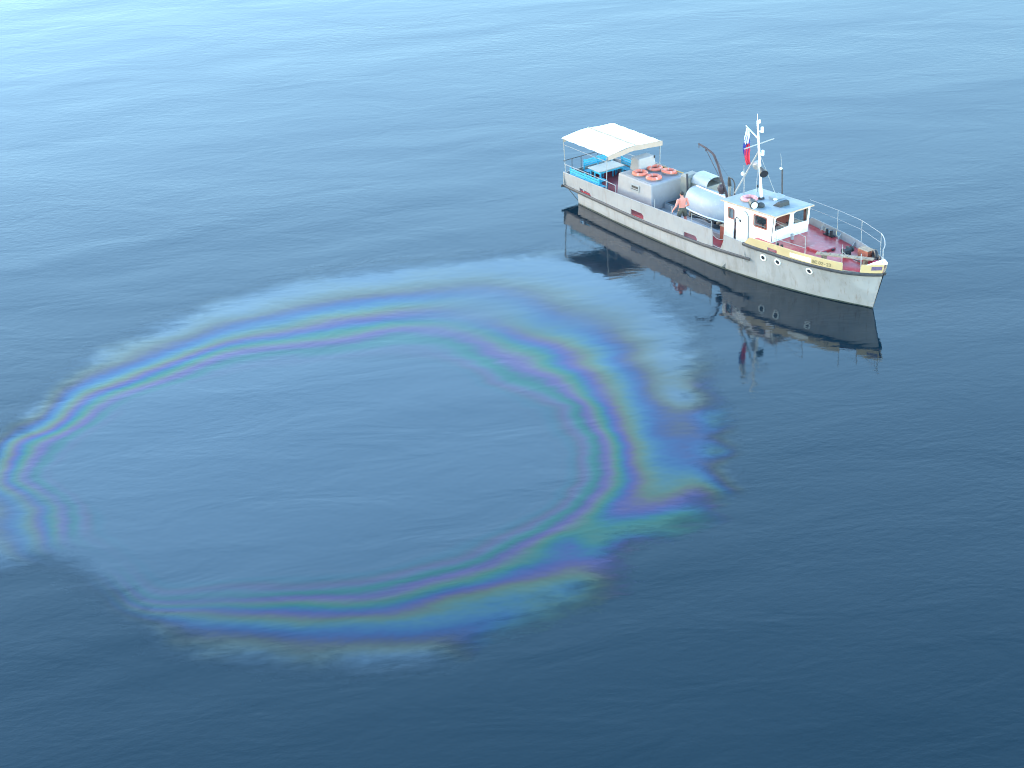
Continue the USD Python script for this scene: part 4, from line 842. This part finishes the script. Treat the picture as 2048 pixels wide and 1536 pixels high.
# flag hanging slack from the gaff
fg = thing('flag', 'slack white, blue and red flag hanging from the gaff of the mast', 'flag', (10.74, 0, 5.0))
RR = np.array([.60, .80, 0]); TO = np.array([.80, -.60, 0])
def ribbon(top, length, width, off, depth, ph):
    T = np.linspace(0, 1, 20); W = np.linspace(-.5, .5, 9); V = []
    for t in T:
        for w in W:
            wid = width * (.45 + .55 * min(1, t * 3)) * (1 - .25 * max(0, t - .7))
            p = np.array([10.73, 0, top - length * t]) + RR * (off + w * wid + .03 * math.sin(5 * t + ph)) + TO * (depth + .035 * math.sin(14 * w + ph + 3 * t) )
            V.append(p + [0, 0, -.14 * (w + .5) * t + .06 * math.sin(7 * w) * t])
    V = np.array(V); f = []
    for i in range(19):
        for j in range(8):
            a, b, c, d = i * 9 + j, (i + 1) * 9 + j, (i + 1) * 9 + j + 1, i * 9 + j + 1; f += [[a, b, c], [a, c, d]]
    f = np.array(f); back = V - TO * .004
    return trimesh.Trimesh(np.vstack([V, back]), np.vstack([f, f[:, ::-1] + len(V)]), process=False)
obj('white_stripe', ribbon(5.78, .62, .20, .05, .08, .3), FWHITE, fg, smooth=True)
obj('blue_stripe', ribbon(5.46, .86, .27, .05, .05, 1.2), FBLUE, fg, smooth=True)
obj('red_stripe', ribbon(5.10, .88, .24, .10, .09, 2.2), FRED, fg, smooth=True)

# foredeck things
gp = thing('gangplank', 'long bare wooden gangplank lying along the near side of the red foredeck', 'gangplank', (17.2, -.5, 1.95))
def plank(p, q, w, h, z):
    p, q = np.array(p, float), np.array(q, float); d = (q - p) / np.linalg.norm(q - p); n = np.array([-d[1], d[0], 0])
    return hullpts([e + n * s * w / 2 + [0, 0, k] for e in (p, q) for s in (-1, 1) for k in (0, h)])
obj('plank', plank((16.15, -.98, 1.93), (18.25, .20, 1.98), .26, .045, 0), WOOD, gp)
d_ = np.array([2.1, 1.18, 0]); d_ /= np.linalg.norm(d_)
for k in range(6):
    c_ = np.array([16.3, -.90, 1.976]) + d_ * (.38 * k); c_[2] += .008 * k
    n_ = np.array([-d_[1], d_[0], 0]); obj('cleat', plank(c_ - n_ * .12, c_ + n_ * .12, .04, .02, 0), WOOD, gp)
for (xx, yy) in ((16.45, -.82), (17.95, .04)):
    obj('trestle', bb(xx - .05, xx + .05, yy - .12, yy + .12, 1.65, 1.935, .01), WOOD, BOAT)
cr = thing('wooden_crate', 'bare wooden crate wedged against the far bulwark near the bow', 'crate', (17.35, .72, 1.68))
for k in range(3):
    obj('board', bb(17.05, 17.62, .50 + k * .135, .625 + k * .135, 2.04, 2.07, .005), WOOD, cr)
for k in range(3):
    obj('board', bb(17.05, 17.62, .50, .52, 1.69 + k * .118, 1.80 + k * .118, .005), MAHOG, cr)
for a in (17.05, 17.60):
    obj('end_panel', bb(a, a + .02, .525, .9, 1.70, 2.035), MAHOG, cr)
ft = torus(.20, .085, 1, 28, 10); ft.apply_transform(trimesh.transformations.rotation_matrix(math.pi / 2, [1, 0, 0])); ft.apply_transform(trimesh.transformations.rotation_matrix(math.radians(-28), [0, 0, 1])); ft.apply_translation([17.92, .62, 1.95])
single('tyre_fender', ft, DARK, 'black tyre fender propped against the far bulwark beside the wooden crate', 'tyre', smooth=True)
by = thing('buoy', 'small crimson buoy in the bow behind the white breasthook', 'buoy', (18.35, .22, 1.72))
obj('float', ball((18.35, .22, 1.86), .16, (1, 1, .9)), CRIMSON, by, smooth=True)
obj('eye', tube([(18.35, .22, 1.98), (18.35, .22, 2.06)], .03, 6), DARK, by)

# by the after side of the wheelhouse
bx = thing('storage_box', 'dark brown wooden box standing against the after wall of the wheelhouse', 'box', (10.36, -.62, .74))
obj('body', bb(10.16, 10.56, -.86, -.40, .745, 1.38, .015), MAHOG, bx); obj('lid', bb(10.14, 10.58, -.88, -.38, 1.382, 1.43, .012), WOOD, bx)
A = np.linspace(0, 2 * math.pi * 5, 120)
single('rope_coil', tube([((.26 - .012 * a / 6.28) * math.cos(a) + 9.45, (.26 - .012 * a / 6.28) * math.sin(a) - .35, 1.02 + .03 * a / 6.28) for a in A], .022, 6), TARP, 'dark coil of rope lying on the planked hatch aft of the wheelhouse', 'rope', smooth=True)

# ---------------------------------------------------------------- the person
PX, PY, PZ, PYAW = 8.16, -1.27, .74, math.radians(163)
def body():
    J = dict(pel=(0, 0, .93), wai=(.01, 0, 1.08), che=(.02, 0, 1.27), nek=(.03, 0, 1.47), skl=(.07, 0, 1.60))
    def sph(p, r, seg=20): return m3.Manifold.sphere(r, seg).translate([float(v) for v in p])
    def bone(p, q, r0, r1): return m3.Manifold.batch_hull([sph(p, r0), sph(q, r1)])
    def ell(p, s): return m3.Manifold.sphere(1.0, 24).scale(list(map(float, s))).translate(list(map(float, p)))
    P = [m3.Manifold.batch_hull([ell((0, 0, .94), (.105, .165, .10)), ell((.01, 0, 1.08), (.10, .145, .08))]),
         m3.Manifold.batch_hull([ell((.01, 0, 1.08), (.10, .145, .08)), ell((.02, 0, 1.28), (.115, .175, .12))]),
         m3.Manifold.batch_hull([ell((.02, 0, 1.28), (.115, .175, .12)), ell((.01, 0, 1.41), (.08, .185, .05))]),
         bone((.02, 0, 1.42), (.05, 0, 1.54), .072, .058)]
    hd_ = m3.Manifold.batch_hull([ell((.07, 0, 1.64), (.098, .078, .10)), ell((.10, 0, 1.575), (.07, .058, .07))])
    P += [hd_, bone((.165, 0, 1.63), (.185, 0, 1.60), .012, .016), ell((.06, .08, 1.61), (.018, .014, .030)), ell((.06, -.08, 1.61), (.018, .014, .030)), ell((.155, 0, 1.555), (.014, .028, .007))]
    for s in (-1, 1):
        hip, kne, ank = (0, s * .10, .90), (.04, s * .17, .49), (-.03, s * .20, .09)
        P += [bone(hip, kne, .094, .062), bone(kne, (.0, s * .18, .33), .060, .058), bone((.0, s * .18, .33), ank, .058, .040),
              m3.Manifold.batch_hull([sph((-.06, s * .20, .045), .042), sph((.09, s * .215, .035), .032), sph((.15, s * .225, .028), .026)])]
        sho = (.0, s * .205, 1.39)
        elb = (-.05, s * .33, 1.13) if s > 0 else (-.03, s * .29, 1.12)
        wri = (.06, s * .42, .93) if s > 0 else (.16, s * .24, 1.00)
        P += [bone(sho, elb, .062, .043), bone(elb, wri, .043, .028)]
        w = np.array(wri); d = (w - np.array(elb)); d /= np.linalg.norm(d); side = np.array([.9, 0, .3]); side -= d * (side @ d); side /= np.linalg.norm(side); nn = np.cross(d, side)
        P.append(m3.Manifold.batch_hull([sph(w + d * .02 + side * k, .017, 12) for k in (-.022, .022)] + [sph(w + d * .085 + side * k, .014, 12) for k in (-.032, .032)]))
        for k, L in zip((-.031, -.010, .011, .031), (.060, .072, .068, .052)):
            a = w + d * .085 + side * k; b_ = a + d * L * .55 + nn * .008 * s; c_ = b_ + d * L * .35 + nn * .022 * s
            P += [bone(a, b_, .0092, .0085), bone(b_, c_, .0085, .0075)]
        a = w + d * .03 + side * -.030; b_ = a + d * .035 - side * .028; c_ = b_ + d * .035
        P += [bone(a, b_, .012, .010), bone(b_, c_, .010, .0085)]
    m = m3.Manifold.batch_boolean(P, m3.OpType.Add).refine_to_length(.03)
    q = m.to_mesh(); t = trimesh.Trimesh(q.vert_properties[:, :3], q.tri_verts, process=True)
    trimesh.smoothing.filter_taubin(t, iterations=8)
    sh = m3.Manifold.batch_boolean([m3.Manifold.batch_hull([ell((0, 0, 1.02), (.125, .172, .02)), ell((0, 0, .90), (.128, .19, .07))])] +
         [m3.Manifold.batch_hull([ell((0, s * .10, .90), (.112, .105, .05)), m3.Manifold.cylinder(.01, .105, .105, 20).translate([.03, s * .145, .60])]) for s in (-1, 1)], m3.OpType.Add).refine_to_length(.04)
    q = sh.to_mesh(); sh = trimesh.Trimesh(q.vert_properties[:, :3], q.tri_verts, process=True); trimesh.smoothing.filter_taubin(sh, iterations=6)
    hr = ell((.045, 0, 1.665), (.108, .090, .095)) - m3.Manifold.cube([.3, .3, .3], True).translate([.23, 0, 1.57]) - m3.Manifold.cube([.5, .5, .2], True).translate([.0, 0, 1.475])
    q = hr.refine_to_length(.03).to_mesh(); hr = trimesh.Trimesh(q.vert_properties[:, :3], q.tri_verts, process=True)
    ey = [ball((.158, s * .032, 1.645), .012, sub=1) for s in (-1, 1)]
    return t, sh, hr, ey
def place(m):
    v = m.vertices; c, s = math.cos(PYAW), math.sin(PYAW)
    return trimesh.Trimesh(np.stack([PX + v[:, 0] * c - v[:, 1] * s, PY + v[:, 0] * s + v[:, 1] * c, PZ + v[:, 2]], 1), m.faces, process=False)
pb, ps, ph_, pe = body()
pp = thing('person', 'shirtless person in dark shorts standing at the near rail, seen from behind', 'person', (PX, PY, PZ))
obj('body', place(pb), SKIN, pp, smooth=True)
obj('shorts', place(ps), SHORTS, pp, smooth=40)
obj('hair', place(ph_), HAIR, pp, smooth=40)
for e in pe: obj('eye', place(e), HAIR, pp)

single('hose', tube([(6.9 + .16 * i, -.45 + .10 * math.sin(i * .9) + .02 * i, 1.02) for i in range(15)], .02, 6), DARK, 'black hose snaking over the planked hatch beside the person', 'hose', smooth=True)
